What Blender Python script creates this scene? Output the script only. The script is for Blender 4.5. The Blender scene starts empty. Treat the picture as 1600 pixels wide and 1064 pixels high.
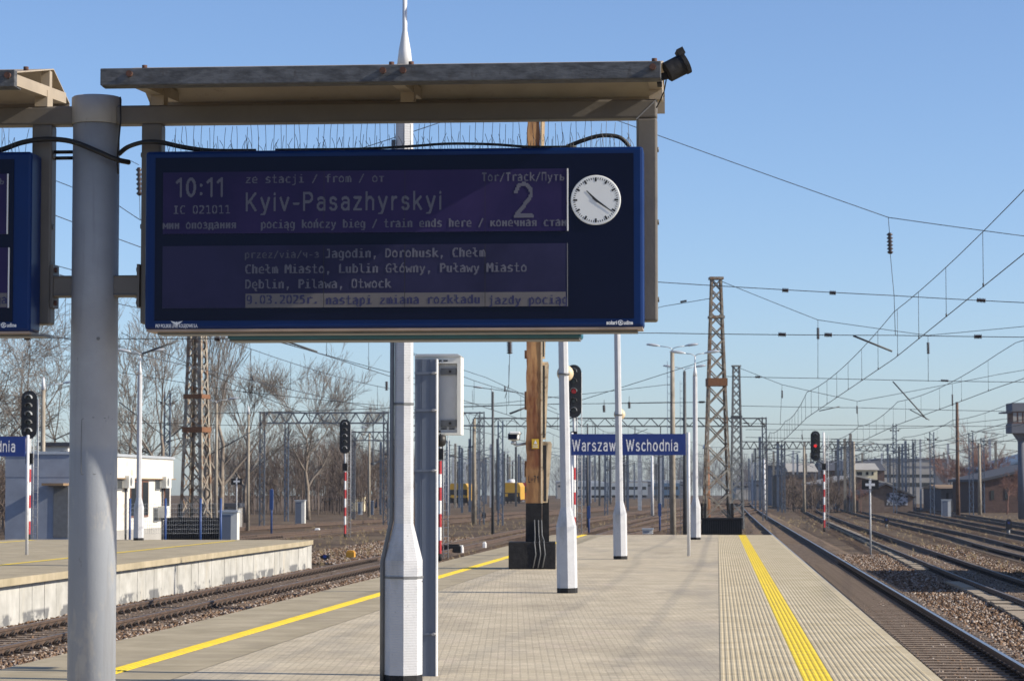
import bpy, math, random
import numpy as np
from mathutils import Matrix, Vector
rnd = random.Random(7)
SC = bpy.context.scene
COL = SC.collection
# ------------------------------------------------------------------ camera, sky, sun, exposure
FPX, EYE = 4000.0, 1.86                       # focal length in photo pixels, eye height above the platform
PITCH = math.atan(230 / FPX)
cam = bpy.data.cameras.new('camera'); CAM = bpy.data.objects.new('camera', cam); COL.objects.link(CAM)
cam.sensor_width = 36; cam.lens = 36 * FPX / 1600
cam.clip_start = 0.5; cam.clip_end = 6000
CAM.location = (0, 0, EYE); CAM.rotation_euler = (math.pi / 2 + PITCH, 0, 0)
cam.dof.use_dof = True; cam.dof.focus_distance = 14.5; cam.dof.aperture_fstop = 16
SC.camera = CAM
SUN_AZ, SUN_EL = -11.5, 29.0                   # degrees from +X (anticlockwise), elevation
world = bpy.data.worlds.new('World'); SC.world = world; world.use_nodes = True
wn = world.node_tree.nodes; wl = world.node_tree.links
sky = wn.new('ShaderNodeTexSky'); sky.sky_type = 'NISHITA'; sky.sun_disc = False
sky.sun_elevation = math.radians(SUN_EL); sky.sun_rotation = math.radians(90 - SUN_AZ)
sky.altitude = 100; sky.air_density = .8; sky.dust_density = .7; sky.ozone_density = 4.4
bg = wn['Background']; bg.inputs['Strength'].default_value = 0.094
tint = wn.new('ShaderNodeMix'); tint.data_type = 'RGBA'; tint.blend_type = 'MULTIPLY'; tint.inputs['Factor'].default_value = 1
tint.inputs['B'].default_value = (1.09, 1.06, 1.10, 1)           # white balance of the sky light
hsv = wn.new('ShaderNodeHueSaturation'); hsv.inputs['Saturation'].default_value = 1.0; hsv.inputs['Value'].default_value = .97
wl.new(sky.outputs[0], tint.inputs['A']); wl.new(tint.outputs['Result'], hsv.inputs['Color']); wl.new(hsv.outputs['Color'], bg.inputs['Color'])
sl = bpy.data.lights.new('sun', 'SUN'); sl.energy = 4.2; sl.angle = math.radians(0.65); sl.color = (1, .90, .74)
SUN = bpy.data.objects.new('sun', sl); COL.objects.link(SUN)
a, e = math.radians(SUN_AZ), math.radians(SUN_EL)
sdir = Vector((math.cos(a) * math.cos(e), math.sin(a) * math.cos(e), math.sin(e)))
SUN.rotation_euler = sdir.to_track_quat('Z', 'Y').to_euler()
SC.view_settings.view_transform = 'Standard'; SC.view_settings.look = 'None'
SC.view_settings.exposure = 0.72; SC.view_settings.gamma = 1
SC.view_settings.use_curve_mapping = False
# ------------------------------------------------------------------ measuring helpers (photo pixel -> place in the world)
CP, SP = math.cos(PITCH), math.sin(PITCH)
def ray(px, py):
    a, b = (px - 800) / FPX, (532 - py) / FPX
    return Vector((a, CP - b * SP, SP + b * CP))
def at(px, py, Y):
    d = ray(px, py); k = Y / d.y
    return Vector((d.x * k, Y, EYE + d.z * k))
def ground(px, py, z=0.0):
    d = ray(px, py); k = (z - EYE) / d.z
    return Vector((d.x * k, d.y * k, z))
# ------------------------------------------------------------------ materials
def mat(name, c, rough=.6, metal=0., var=.12, scale=6., c2=None, bump=0., bscale=40., spec=.5, detail=6., stretch=(1, 1, 1), thr=(.35, .65), emit=0., coat=0.):
    m = bpy.data.materials.new(name); m.use_nodes = True
    nt = m.node_tree; n = nt.nodes; l = nt.links; b = n['Principled BSDF']
    b.inputs['Roughness'].default_value = rough; b.inputs['Metallic'].default_value = metal
    b.inputs['Specular IOR Level'].default_value = spec; b.inputs['Coat Weight'].default_value = coat
    tc = n.new('ShaderNodeTexCoord'); mp = n.new('ShaderNodeMapping'); mp.inputs['Scale'].default_value = stretch
    l.new(tc.outputs['Object'], mp.inputs['Vector'])
    nz = n.new('ShaderNodeTexNoise'); nz.inputs['Scale'].default_value = scale; nz.inputs['Detail'].default_value = detail; nz.inputs['Roughness'].default_value = .62
    l.new(mp.outputs[0], nz.inputs['Vector'])
    r = n.new('ShaderNodeValToRGB')
    if c2 is None: lo, hi = [x * (1 - var) for x in c], [min(1, x * (1 + var)) for x in c]
    else: lo, hi = c, c2
    r.color_ramp.elements[0].color = (*lo, 1); r.color_ramp.elements[1].color = (*hi, 1)
    r.color_ramp.elements[0].position = thr[0]; r.color_ramp.elements[1].position = thr[1]
    l.new(nz.outputs['Fac'], r.inputs['Fac']); l.new(r.outputs['Color'], b.inputs['Base Color'])
    if emit: b.inputs['Emission Color'].default_value = (*c, 1); b.inputs['Emission Strength'].default_value = emit
    if bump:
        n2 = n.new('ShaderNodeTexNoise'); n2.inputs['Scale'].default_value = bscale; n2.inputs['Detail'].default_value = 5
        l.new(mp.outputs[0], n2.inputs['Vector'])
        bp = n.new('ShaderNodeBump'); bp.inputs['Strength'].default_value = bump; bp.inputs['Distance'].default_value = .02
        l.new(n2.outputs['Fac'], bp.inputs['Height']); l.new(bp.outputs[0], b.inputs['Normal'])
    m['ramp'] = r.name
    return m
def nodes(m):
    nt = m.node_tree; return nt, nt.nodes, nt.links, nt.nodes['Principled BSDF'], nt.nodes[m['ramp']]
def overlay(m, fac_socket, col, amount=1.0):
    """mix a second real colour (stain, paint, joint) over the base colour"""
    nt, n, l, b, r = nodes(m)
    src = b.inputs['Base Color'].links[0].from_socket
    mx = n.new('ShaderNodeMix'); mx.data_type = 'RGBA'
    if amount != 1.0:
        mu = n.new('ShaderNodeMath'); mu.operation = 'MULTIPLY'; mu.inputs[1].default_value = amount
        l.new(fac_socket, mu.inputs[0]); fac_socket = mu.outputs[0]
    l.new(fac_socket, mx.inputs['Factor']); l.new(src, mx.inputs['A']); mx.inputs['B'].default_value = (*col, 1)
    l.new(mx.outputs['Result'], b.inputs['Base Color'])
def noise_mask(m, scale, lo, hi, stretch=(1, 1, 1), detail=5, off=0.):
    nt, n, l, b, r = nodes(m)
    tc = n.new('ShaderNodeTexCoord'); mp = n.new('ShaderNodeMapping'); mp.inputs['Scale'].default_value = stretch; mp.inputs['Location'].default_value = (off, off * .7, off * .3)
    l.new(tc.outputs['Object'], mp.inputs['Vector'])
    nz = n.new('ShaderNodeTexNoise'); nz.inputs['Scale'].default_value = scale; nz.inputs['Detail'].default_value = detail; nz.inputs['Roughness'].default_value = .65
    l.new(mp.outputs[0], nz.inputs['Vector'])
    mr = n.new('ShaderNodeMapRange'); mr.inputs['From Min'].default_value = lo; mr.inputs['From Max'].default_value = hi
    l.new(nz.outputs['Fac'], mr.inputs['Value'])
    return mr.outputs['Result']
def axis_mask(m, axis, lo, hi):
    nt, n, l, b, r = nodes(m)
    tc = n.new('ShaderNodeTexCoord'); sp = n.new('ShaderNodeSeparateXYZ'); l.new(tc.outputs['Object'], sp.inputs[0])
    mr = n.new('ShaderNodeMapRange'); mr.inputs['From Min'].default_value = lo; mr.inputs['From Max'].default_value = hi
    l.new(sp.outputs[axis], mr.inputs['Value'])
    return mr.outputs['Result']
def times(m, s1, s2):
    nt, n, l, b, r = nodes(m)
    mu = n.new('ShaderNodeMath'); mu.operation = 'MULTIPLY'; l.new(s1, mu.inputs[0]); l.new(s2, mu.inputs[1]); return mu.outputs[0]

galv = mat('galvanised_steel', (.30, .30, .31), .5, .25, scale=9, var=.14, bump=.06, bscale=60)
galv_dk = mat('weathered_galvanised_steel', (.045, .048, .055), .65, .1, c2=(.105, .112, .125), scale=14, bump=.1, stretch=(1, 1, 3))
overlay(galv_dk, noise_mask(galv_dk, 22, .58, .7, (1, 1, .4)), (.05, .045, .045), .8)
post_paint = mat('grey_post_paint', (.33, .335, .345), .6, .0, var=.08, scale=5, bump=.05, bscale=90)
overlay(post_paint, times(post_paint, axis_mask(post_paint, 2, 2.06, 2.02), noise_mask(post_paint, 3, .40, .46, (2, 2, .8))), (.24, .27, .32), .7)
overlay(post_paint, noise_mask(post_paint, 20, .66, .74, (1, 1, .5)), (.14, .14, .15), .6)
overlay(post_paint, noise_mask(post_paint, 16, .54, .72, (1, 1, .06), off=3), (.20, .20, .205), .6)
cream_steel = mat('cream_sheet_steel', (.345, .29, .22), .6, var=.1, scale=4)
overlay(cream_steel, noise_mask(cream_steel, 9, .6, .75), (.14, .10, .07), .6)
beam_paint = mat('grey_frame_paint', (.135, .122, .108), .55, .05, var=.08, scale=6, bump=.04)
overlay(beam_paint, noise_mask(beam_paint, 14, .62, .74), (.15, .13, .11), .6)
rust = mat('rust', (.10, .045, .025), .85, c2=(.24, .11, .05), scale=24, bump=.2)
bolt_m = mat('rusty_bolt', (.05, .025, .02), .8, c2=(.11, .045, .03), scale=60)
blue_case = mat('blue_casing', (.0025, .021, .105), .38, var=.08, scale=3, spec=.22)
glass_panel = mat('dark_panel_glass', (.0035, .0042, .020), .16, var=.1, scale=2, spec=.16)
screen_up = mat('lcd_upper', (.018, .0145, .060), .4, c2=(.031, .022, .082), scale=2.2, spec=.15)
screen_lo = mat('lcd_lower', (.015, .0155, .042), .4, c2=(.027, .0265, .070), scale=2.0, spec=.15)
lcd_txt = mat('lcd_letters', (.092, .092, .125), .5, var=.06)
lcd_dim = mat('lcd_dim_letters', (.062, .062, .088), .5, var=.06)
lcd_band = mat('lcd_band', (.115, .105, .108), .5, var=.1, scale=3)
lcd_dark = mat('lcd_dark_letters', (.018, .018, .075), .5, var=.06)
seam_m = mat('lcd_seam', (.012, .010, .012), .5)
white_p = mat('white_print', (.8, .8, .8), .5, var=.02)
glint_w = mat('painted_glint', (.72, .72, .72), .35, var=.03)  # near-white colour imitates sun catching the screen edges
clock_w = mat('clock_dial', (.74, .76, .76), .35, var=.02, spec=.5)
black_p = mat('black_paint', (.012, .012, .014), .5, var=.2)
rubber = mat('black_rubber', (.012, .012, .013), .55, var=.25, scale=20)
teal_m = mat('teal_sheet', (.018, .125, .19), .45, var=.1)
trim_m = mat('casing_bottom_trim', (.33, .25, .20), .5, var=.1)
spike_m = mat('spike_wire', (.10, .10, .11), .45, .5)
concrete_w = mat('whitewashed_concrete', (.47, .48, .505), .85, var=.06, scale=5, bump=.12, bscale=45)
overlay(concrete_w, noise_mask(concrete_w, 26, .66, .70), (.06, .06, .06), .85)
overlay(concrete_w, noise_mask(concrete_w, 6, .52, .75, (1, 1, .35)), (.46, .46, .48), .7)
def ribbed(m, freq, dist=.012):
    nt, n, l, b, r = nodes(m)
    tc = n.new('ShaderNodeTexCoord'); w = n.new('ShaderNodeTexWave'); w.wave_type = 'BANDS'; w.bands_direction = 'Z'
    w.inputs['Scale'].default_value = freq; w.inputs['Distortion'].default_value = 1.3; w.inputs['Detail'].default_value = 3
    l.new(tc.outputs['Object'], w.inputs['Vector'])
    bp = n.new('ShaderNodeBump'); bp.inputs['Strength'].default_value = .2; bp.inputs['Distance'].default_value = dist
    l.new(w.outputs['Fac'], bp.inputs['Height'])
    if b.inputs['Normal'].links: l.new(b.inputs['Normal'].links[0].from_socket, bp.inputs['Normal'])
    l.new(bp.outputs[0], b.inputs['Normal'])
ribbed(concrete_w, 13, .006)
overlay(concrete_w, noise_mask(concrete_w, 2.2, .6, .72, (1, 1, .5), off=7), (.30, .30, .30), .7)
concrete_g = mat('grey_concrete', (.30, .27, .23), .9, var=.18, scale=4, bump=.2, bscale=30)
concrete_pole = mat('weathered_pole_concrete', (.19, .165, .13), .9, c2=(.36, .32, .26), scale=6, bump=.2, stretch=(1, 1, .3))
base_dark = mat('bitumen_black', (.008, .008, .010), .7, spec=.25, c2=(.02, .02, .022), scale=9, bump=.3, bscale=25)
steel_bl = mat('blue_grey_mast_steel', (.095, .125, .17), .6, .0, var=.3, scale=3)
gantry_m = mat('gantry_steel', (.085, .10, .125), .65, var=.25, scale=3)
steel_lt = mat('pale_mast_steel', (.42, .44, .46), .6, .0, var=.2, scale=3)
steel_dk = mat('dark_mast_steel', (.06, .065, .07), .65, var=.2, scale=3)
lattice_g = mat('grey_lattice_steel', (.13, .14, .145), .7, c2=(.24, .245, .23), scale=3)
lattice_r = mat('rusty_lattice_steel', (.13, .12, .105), .8, c2=(.37, .33, .265), scale=3.5)
overlay(lattice_r, noise_mask(lattice_r, 4, .5, .62), (.17, .085, .04), .9)
wire_m = mat('wire', (.025, .028, .034), .6)
insul = mat('insulator', (.035, .022, .02), .3, var=.1)
red_p = mat('red_paint', (.42, .025, .03), .5, var=.1)
white_paint = mat('white_paint', (.74, .74, .73), .5, var=.05)
offwhite = mat('offwhite_paint', (.62, .62, .58), .6, var=.06, scale=4)
lens_off = mat('dark_lens', (.02, .02, .02), .15, var=.1)
lens_red = mat('red_lens', (.35, .01, .015), .2, emit=.12)
lens_red_on = mat('lit_red_lens', (.8, .03, .03), .3, emit=.55)
beige_m = mat('beige_plastic', (.62, .50, .33), .5, var=.05)
sign_blue = mat('sign_blue', (.008, .032, .19), .4, var=.05)
yellow_m = mat('yellow_plate', (.72, .45, .03), .5, var=.05)
cab_grey = mat('grey_cabinet_paint', (.13, .155, .205), .45, .05, var=.04, scale=2)
cab_in = mat('pale_grey_panel', (.47, .48, .49), .5, var=.04)
panel_dk = mat('dark_grey_panel', (.14, .145, .15), .5)
lamp_m = mat('lamp_aluminium', (.50, .53, .56), .4, .3, var=.06)
pole_w = mat('pale_grey_pole_paint', (.60, .61, .63), .5, var=.06, scale=3)
# ------------------------------------------------------------------ mesh builder
class MB:
    def __init__(s): s.v = []; s.f = []; s.m = []; s.sm = []
    def add(s, vs, fs, m=0, smooth=False):
        o = len(s.v); s.v.extend([tuple(x) for x in vs])
        for f in fs: s.f.append([o + i for i in f]); s.m.append(m); s.sm.append(smooth)
        return s
    def box(s, c, d, R=None, m=0):
        x, y, z = d[0] / 2, d[1] / 2, d[2] / 2
        vs = [Vector((i * x, j * y, k * z)) for k in (-1, 1) for j in (-1, 1) for i in (-1, 1)]
        if R is not None: vs = [R @ v for v in vs]
        c = Vector(c); vs = [v + c for v in vs]
        return s.add(vs, [(0, 2, 3, 1), (4, 5, 7, 6), (0, 1, 5, 4), (2, 6, 7, 3), (0, 4, 6, 2), (1, 3, 7, 5)], m)
    def span(s, lo, hi, m=0):
        return s.box([(a + b) / 2 for a, b in zip(lo, hi)], [abs(b - a) for a, b in zip(lo, hi)], None, m)
    def bar(s, p, q, w, h=None, m=0, up=(0, 0, 1)):
        p, q = Vector(p), Vector(q); d = q - p; L = d.length
        if L < 1e-6: return s
        y = d / L; u = Vector(up)
        if abs(y.dot(u)) > .98: u = Vector((0, 1, 0)) if abs(y.y) < .9 else Vector((1, 0, 0))
        x = y.cross(u).normalized(); z = x.cross(y)
        R = Matrix((x, y, z)).transposed()
        return s.box((p + q) / 2, (w, L, h or w), R, m)
    def tube(s, pts, r, n=8, m=0, caps=True, smooth=True):
        pts = [Vector(p) for p in pts]; N = len(pts)
        rs = r if isinstance(r, (list, tuple)) else [r] * N
        vs = []; x = None
        for i, p in enumerate(pts):
            t = (pts[min(i + 1, N - 1)] - pts[max(i - 1, 0)])
            t = t.normalized() if t.length > 1e-9 else Vector((0, 0, 1))
            if x is None:
                x = t.cross(Vector((0, 0, 1)))
                if x.length < .05: x = t.cross(Vector((0, 1, 0)))
            x = (x - t * x.dot(t)); x = x.normalized() if x.length > 1e-6 else t.orthogonal().normalized()
            y = t.cross(x)
            for k in range(n):
                a = 2 * math.pi * k / n
                vs.append(p + (x * math.cos(a) + y * math.sin(a)) * rs[i])
        fs = [(i * n + k, i * n + (k + 1) % n, (i + 1) * n + (k + 1) % n, (i + 1) * n + k) for i in range(N - 1) for k in range(n)]
        s.add(vs, fs, m, smooth)
        if caps:
            o = len(s.v) - N * n
            s.f.append([o + k for k in range(n)][::-1]); s.m.append(m); s.sm.append(False)
            s.f.append([o + (N - 1) * n + k for k in range(n)]); s.m.append(m); s.sm.append(False)
        return s
    def lathe(s, prof, n=16, c=(0, 0, 0), m=0, smooth=True, rot=0., R=None):
        c = Vector(c); vs = []
        for r, z in prof:
            for k in range(n):
                a = 2 * math.pi * k / n + rot
                v = Vector((r * math.cos(a), r * math.sin(a), z))
                vs.append((R @ v if R is not None else v) + c)
        N = len(prof)
        fs = [(i * n + k, i * n + (k + 1) % n, (i + 1) * n + (k + 1) % n, (i + 1) * n + k) for i in range(N - 1) for k in range(n)]
        s.add(vs, fs, m, smooth); o = len(s.v) - N * n
        if prof[0][0] > 1e-4: s.f.append([o + k for k in range(n)][::-1]); s.m.append(m); s.sm.append(False)
        if prof[-1][0] > 1e-4: s.f.append([o + (N - 1) * n + k for k in range(n)]); s.m.append(m); s.sm.append(False)
        return s
    def prism(s, poly, y0, y1, m=0):
        """outline in x,z (anticlockwise seen from -y) pushed from y0 to y1"""
        n = len(poly); vs = [(x, y0, z) for x, z in poly] + [(x, y1, z) for x, z in poly]
        return s.add(vs, [tuple(range(n)), tuple(range(2 * n - 1, n - 1, -1))] + [(i, i + n, (i + 1) % n + n, (i + 1) % n) for i in range(n)], m)
    def xprism(s, poly, x0, x1, m=0):
        """outline in y,z pushed from x0 to x1"""
        n = len(poly); vs = [(x0, y, z) for y, z in poly] + [(x1, y, z) for y, z in poly]
        return s.add(vs, [tuple(range(n))[::-1], tuple(range(n, 2 * n))] + [(i, (i + 1) % n, (i + 1) % n + n, i + n) for i in range(n)], m)
    def ball(s, c, r, m=0, n=12, sq=(1, 1, 1), R=None):
        pr = [(max(1e-5, r * math.sin(math.pi * i / 8)), -r * math.cos(math.pi * i / 8)) for i in range(9)]
        S = Matrix.Diagonal(sq)
        return s.lathe(pr, n, c, m, True, 0, (R @ S) if R is not None else S)
    def build(s, name, mats, parent=None, loc=None, rz=None, bevel=0):
        me = bpy.data.meshes.new(name); me.from_pydata(s.v, [], s.f); me.update()
        for mm in (mats if isinstance(mats, (list, tuple)) else [mats]): me.materials.append(mm)
        me.polygons.foreach_set('material_index', s.m); me.polygons.foreach_set('use_smooth', s.sm)
        o = bpy.data.objects.new(name, me); COL.objects.link(o)
        if parent is not None: o.parent = parent
        if loc is not None: o.location = loc
        if rz is not None: o.rotation_euler = (0, 0, rz)
        if bevel:
            b = o.modifiers.new('bevel', 'BEVEL'); b.width = bevel; b.segments = 2; b.limit_method = 'ANGLE'
        return o
def tag(o, label=None, cat=None, group=None, kind=None):
    for k, v in (('label', label), ('category', cat), ('group', group), ('kind', kind)):
        if v: o[k] = v
    return o
def thing(name, label, cat, loc=(0, 0, 0), rz=0., group=None):
    o = bpy.data.objects.new(name, None); COL.objects.link(o); o.empty_display_size = .2
    o.location = loc; o.rotation_euler = (0, 0, rz)
    return tag(o, label, cat, group)
def dup(root, loc=None, rz=None, label=None, scale=None):
    def cp(o, par):
        c = o.copy(); COL.objects.link(c)
        if par is not None: c.parent = par
        for ch in list(o.children): cp(ch, c)
        return c
    r = cp(root, None)
    if loc is not None: r.location = loc
    if rz is not None: r.rotation_euler = (0, 0, rz)
    if label: r['label'] = label
    if scale: r.scale = scale if isinstance(scale, tuple) else (scale,) * 3
    return r
def dist(v1, v2): return (Vector(v1) - Vector(v2)).length
# lettering: dot-matrix glyphs (8x14 cells) and outlined letters, both laid flat in x,z facing -y
GLYPH = dict((chr(k), v) for k, v in [(44, [0, 0, 0, 0, 0, 0, 0, 0, 0, 24, 24, 16, 16, 0]), (45, [0, 0, 0, 0, 0, 0, 0, 60, 0, 0, 0, 0, 0, 0]), (46, [0, 0, 0, 0, 0, 0, 0, 0, 0, 24, 24, 0, 0, 0]), (47, [0, 2, 6, 4, 12, 8, 24, 16, 48, 32, 96, 64, 0, 0]), (48, [0, 60, 102, 102, 66, 66, 66, 66, 102, 102, 60, 0, 0, 0]), (49, [0, 56, 120, 8, 8, 8, 8, 8, 8, 8, 62, 0, 0, 0]), (50, [0, 124, 110, 6, 6, 4, 12, 24, 48, 96, 126, 0, 0, 0]), (51, [0, 124, 78, 6, 6, 28, 28, 6, 2, 6, 124, 0, 0, 0]), (53, [0, 60, 124, 96, 112, 124, 6, 6, 6, 6, 124, 0, 0, 0]), (57, [0, 60, 102, 70, 70, 70, 110, 58, 6, 6, 60, 0, 0, 0]), (67, [0, 30, 50, 96, 96, 64, 64, 96, 96, 32, 62, 0, 0, 0]), (68, [0, 120, 124, 70, 66, 66, 66, 66, 70, 76, 120, 0, 0, 0]), (71, [0, 28, 50, 96, 64, 64, 206, 66, 66, 98, 62, 0, 0, 0]), (73, [0, 60, 60, 24, 24, 24, 24, 24, 24, 24, 126, 0, 0, 0]), (74, [0, 28, 28, 4, 4, 4, 4, 4, 4, 12, 124, 0, 0, 0]), (76, [0, 32, 96, 96, 96, 96, 96, 96, 96, 96, 127, 0, 0, 0]), (77, [0, 66, 231, 231, 255, 219, 219, 195, 195, 195, 195, 0, 0, 0]), (79, [0, 60, 102, 102, 66, 66, 66, 66, 66, 102, 60, 0, 0, 0]), (80, [0, 124, 126, 98, 99, 102, 124, 96, 96, 96, 96, 0, 0, 0]), (84, [0, 126, 126, 24, 24, 24, 24, 24, 24, 24, 24, 0, 0, 0]), (97, [0, 0, 0, 24, 124, 6, 30, 126, 70, 70, 126, 0, 0, 0]), (98, [0, 96, 96, 104, 124, 98, 98, 98, 98, 102, 124, 0, 0, 0]), (99, [0, 0, 0, 8, 62, 32, 96, 96, 96, 32, 62, 0, 0, 0]), (100, [0, 6, 6, 22, 62, 70, 70, 70, 70, 102, 62, 0, 0, 0]), (101, [0, 0, 0, 8, 60, 98, 66, 126, 64, 96, 62, 0, 0, 0]), (102, [0, 14, 24, 24, 126, 24, 24, 24, 24, 24, 24, 0, 0, 0]), (103, [0, 0, 0, 16, 62, 70, 70, 70, 70, 102, 62, 6, 4, 60]), (104, [0, 96, 96, 104, 126, 102, 102, 102, 102, 102, 102, 0, 0, 0]), (105, [0, 24, 0, 0, 56, 24, 24, 24, 24, 24, 126, 0, 0, 0]), (106, [0, 8, 8, 0, 56, 8, 8, 8, 8, 8, 8, 8, 24, 112]), (107, [0, 96, 96, 96, 102, 108, 120, 120, 108, 102, 99, 0, 0, 0]), (108, [0, 112, 16, 16, 16, 16, 16, 16, 16, 24, 14, 0, 0, 0]), (109, [0, 0, 0, 4, 126, 90, 91, 91, 91, 91, 91, 0, 0, 0]), (110, [0, 0, 0, 8, 126, 102, 102, 102, 102, 102, 102, 0, 0, 0]), (111, [0, 0, 0, 24, 60, 102, 66, 66, 66, 102, 60, 0, 0, 0]), (112, [0, 0, 0, 8, 124, 102, 98, 98, 98, 102, 124, 96, 96, 64]), (114, [0, 0, 0, 4, 63, 48, 48, 48, 48, 48, 48, 0, 0, 0]), (115, [0, 0, 0, 24, 62, 96, 112, 60, 6, 6, 124, 0, 0, 0]), (116, [0, 16, 16, 16, 124, 16, 16, 16, 16, 16, 30, 0, 0, 0]), (117, [0, 0, 0, 0, 102, 102, 102, 102, 102, 102, 62, 0, 0, 0]), (118, [0, 0, 0, 0, 66, 102, 36, 36, 60, 24, 24, 0, 0, 0]), (119, [0, 0, 0, 0, 129, 195, 90, 90, 126, 102, 102, 0, 0, 0]), (121, [0, 0, 0, 0, 66, 102, 38, 36, 60, 24, 24, 24, 48, 96]), (122, [0, 0, 0, 0, 62, 4, 12, 24, 48, 32, 126, 0, 0, 0]), (243, [4, 8, 16, 24, 60, 102, 66, 66, 66, 102, 60, 0, 0, 0]), (261, [0, 0, 0, 24, 124, 6, 30, 126, 70, 70, 126, 4, 4, 2]), (281, [0, 0, 0, 8, 60, 98, 66, 126, 64, 96, 62, 12, 12, 6]), (322, [0, 112, 16, 16, 28, 24, 112, 80, 16, 24, 14, 0, 0, 0]), (324, [4, 8, 24, 8, 126, 102, 102, 102, 102, 102, 102, 0, 0, 0]), (1055, [0, 126, 126, 66, 66, 66, 66, 66, 66, 66, 66, 0, 0, 0]), (1072, [0, 0, 0, 24, 124, 6, 30, 126, 70, 70, 126, 0, 0, 0]), (1076, [0, 0, 0, 0, 126, 102, 102, 102, 102, 102, 255, 195, 66, 0]), (1077, [0, 0, 0, 8, 60, 98, 66, 126, 64, 96, 62, 0, 0, 0]), (1079, [0, 0, 0, 24, 124, 6, 28, 28, 2, 6, 124, 0, 0, 0]), (1080, [0, 0, 0, 0, 102, 110, 110, 126, 118, 102, 102, 0, 0, 0]), (1082, [0, 0, 0, 0, 102, 108, 120, 120, 108, 102, 99, 0, 0, 0]), (1084, [0, 0, 0, 0, 195, 231, 231, 255, 219, 195, 195, 0, 0, 0]), (1085, [0, 0, 0, 0, 102, 102, 126, 126, 102, 102, 102, 0, 0, 0]), (1086, [0, 0, 0, 24, 60, 102, 66, 66, 66, 102, 60, 0, 0, 0]), (1087, [0, 0, 0, 0, 126, 102, 102, 102, 102, 102, 102, 0, 0, 0]), (1089, [0, 0, 0, 8, 62, 32, 96, 96, 96, 32, 62, 0, 0, 0]), (1090, [0, 0, 0, 0, 126, 24, 24, 24, 24, 24, 24, 0, 0, 0]), (1091, [0, 0, 0, 0, 66, 102, 38, 36, 60, 24, 24, 24, 48, 96]), (1095, [0, 0, 0, 0, 102, 102, 102, 62, 22, 6, 6, 0, 0, 0]), (1100, [0, 0, 0, 0, 96, 96, 112, 126, 98, 102, 124, 0, 0, 0]), (1103, [0, 0, 0, 0, 62, 102, 102, 62, 54, 38, 102, 0, 0, 0])])
def dots(mb, text, x, zb, pw, ph, y, bold=0, m=0, xmin=-9e9, xmax=9e9):
    for ci, ch in enumerate(text):
        g = GLYPH.get(ch)
        if not g: continue
        for r in range(14):
            b = g[r]
            k = 0
            while k < 8:
                if b >> (7 - k) & 1:
                    k0 = k
                    while k < 8 and b >> (7 - k) & 1: k += 1
                    x0 = max(xmin, x + (ci * 8 + k0) * pw); x1 = min(xmax, x + (ci * 8 + k + .5 * bold) * pw)
                    if x1 > x0:
                        z1 = zb + (11 - r) * ph; z0 = z1 - ph
                        mb.add([(x0, y, z0), (x1, y, z0), (x1, y, z1), (x0, y, z1)], [(0, 1, 2, 3)], m)
                else: k += 1
    return mb
def letters(mb, text, x0, x1, zb, h, y, m=0, space=1.0, weight=0., align='fit'):
    """outlined letters; capitals h tall, squeezed or stretched to run from x0 to x1"""
    cu = bpy.data.curves.new('letters', 'FONT'); cu.body = text; cu.size = 1; cu.space_character = space; cu.offset = weight; cu.resolution_u = 4
    o = bpy.data.objects.new('letters', cu); COL.objects.link(o); bpy.context.view_layer.update()
    ev = o.evaluated_get(bpy.context.evaluated_depsgraph_get()); me = ev.to_mesh()
    vs = [v.co.copy() for v in me.vertices]; fs = [tuple(p.vertices) for p in me.polygons]
    ev.to_mesh_clear(); bpy.data.objects.remove(o); bpy.data.curves.remove(cu)
    if not vs: return mb
    cu = bpy.data.curves.new('letters', 'FONT'); cu.body = 'H'; cu.size = 1
    o = bpy.data.objects.new('letters', cu); COL.objects.link(o); bpy.context.view_layer.update()
    ev = o.evaluated_get(bpy.context.evaluated_depsgraph_get()); me2 = ev.to_mesh(); cap = max(v.co.y for v in me2.vertices)
    ev.to_mesh_clear(); bpy.data.objects.remove(o); bpy.data.curves.remove(cu)
    a, b = min(v.x for v in vs), max(v.x for v in vs); sx = (x1 - x0) / (b - a); sz = h / cap
    return mb.add([(x0 + (v.x - a) * sx, y, zb + v.y * sz) for v in vs], fs, m)

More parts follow.
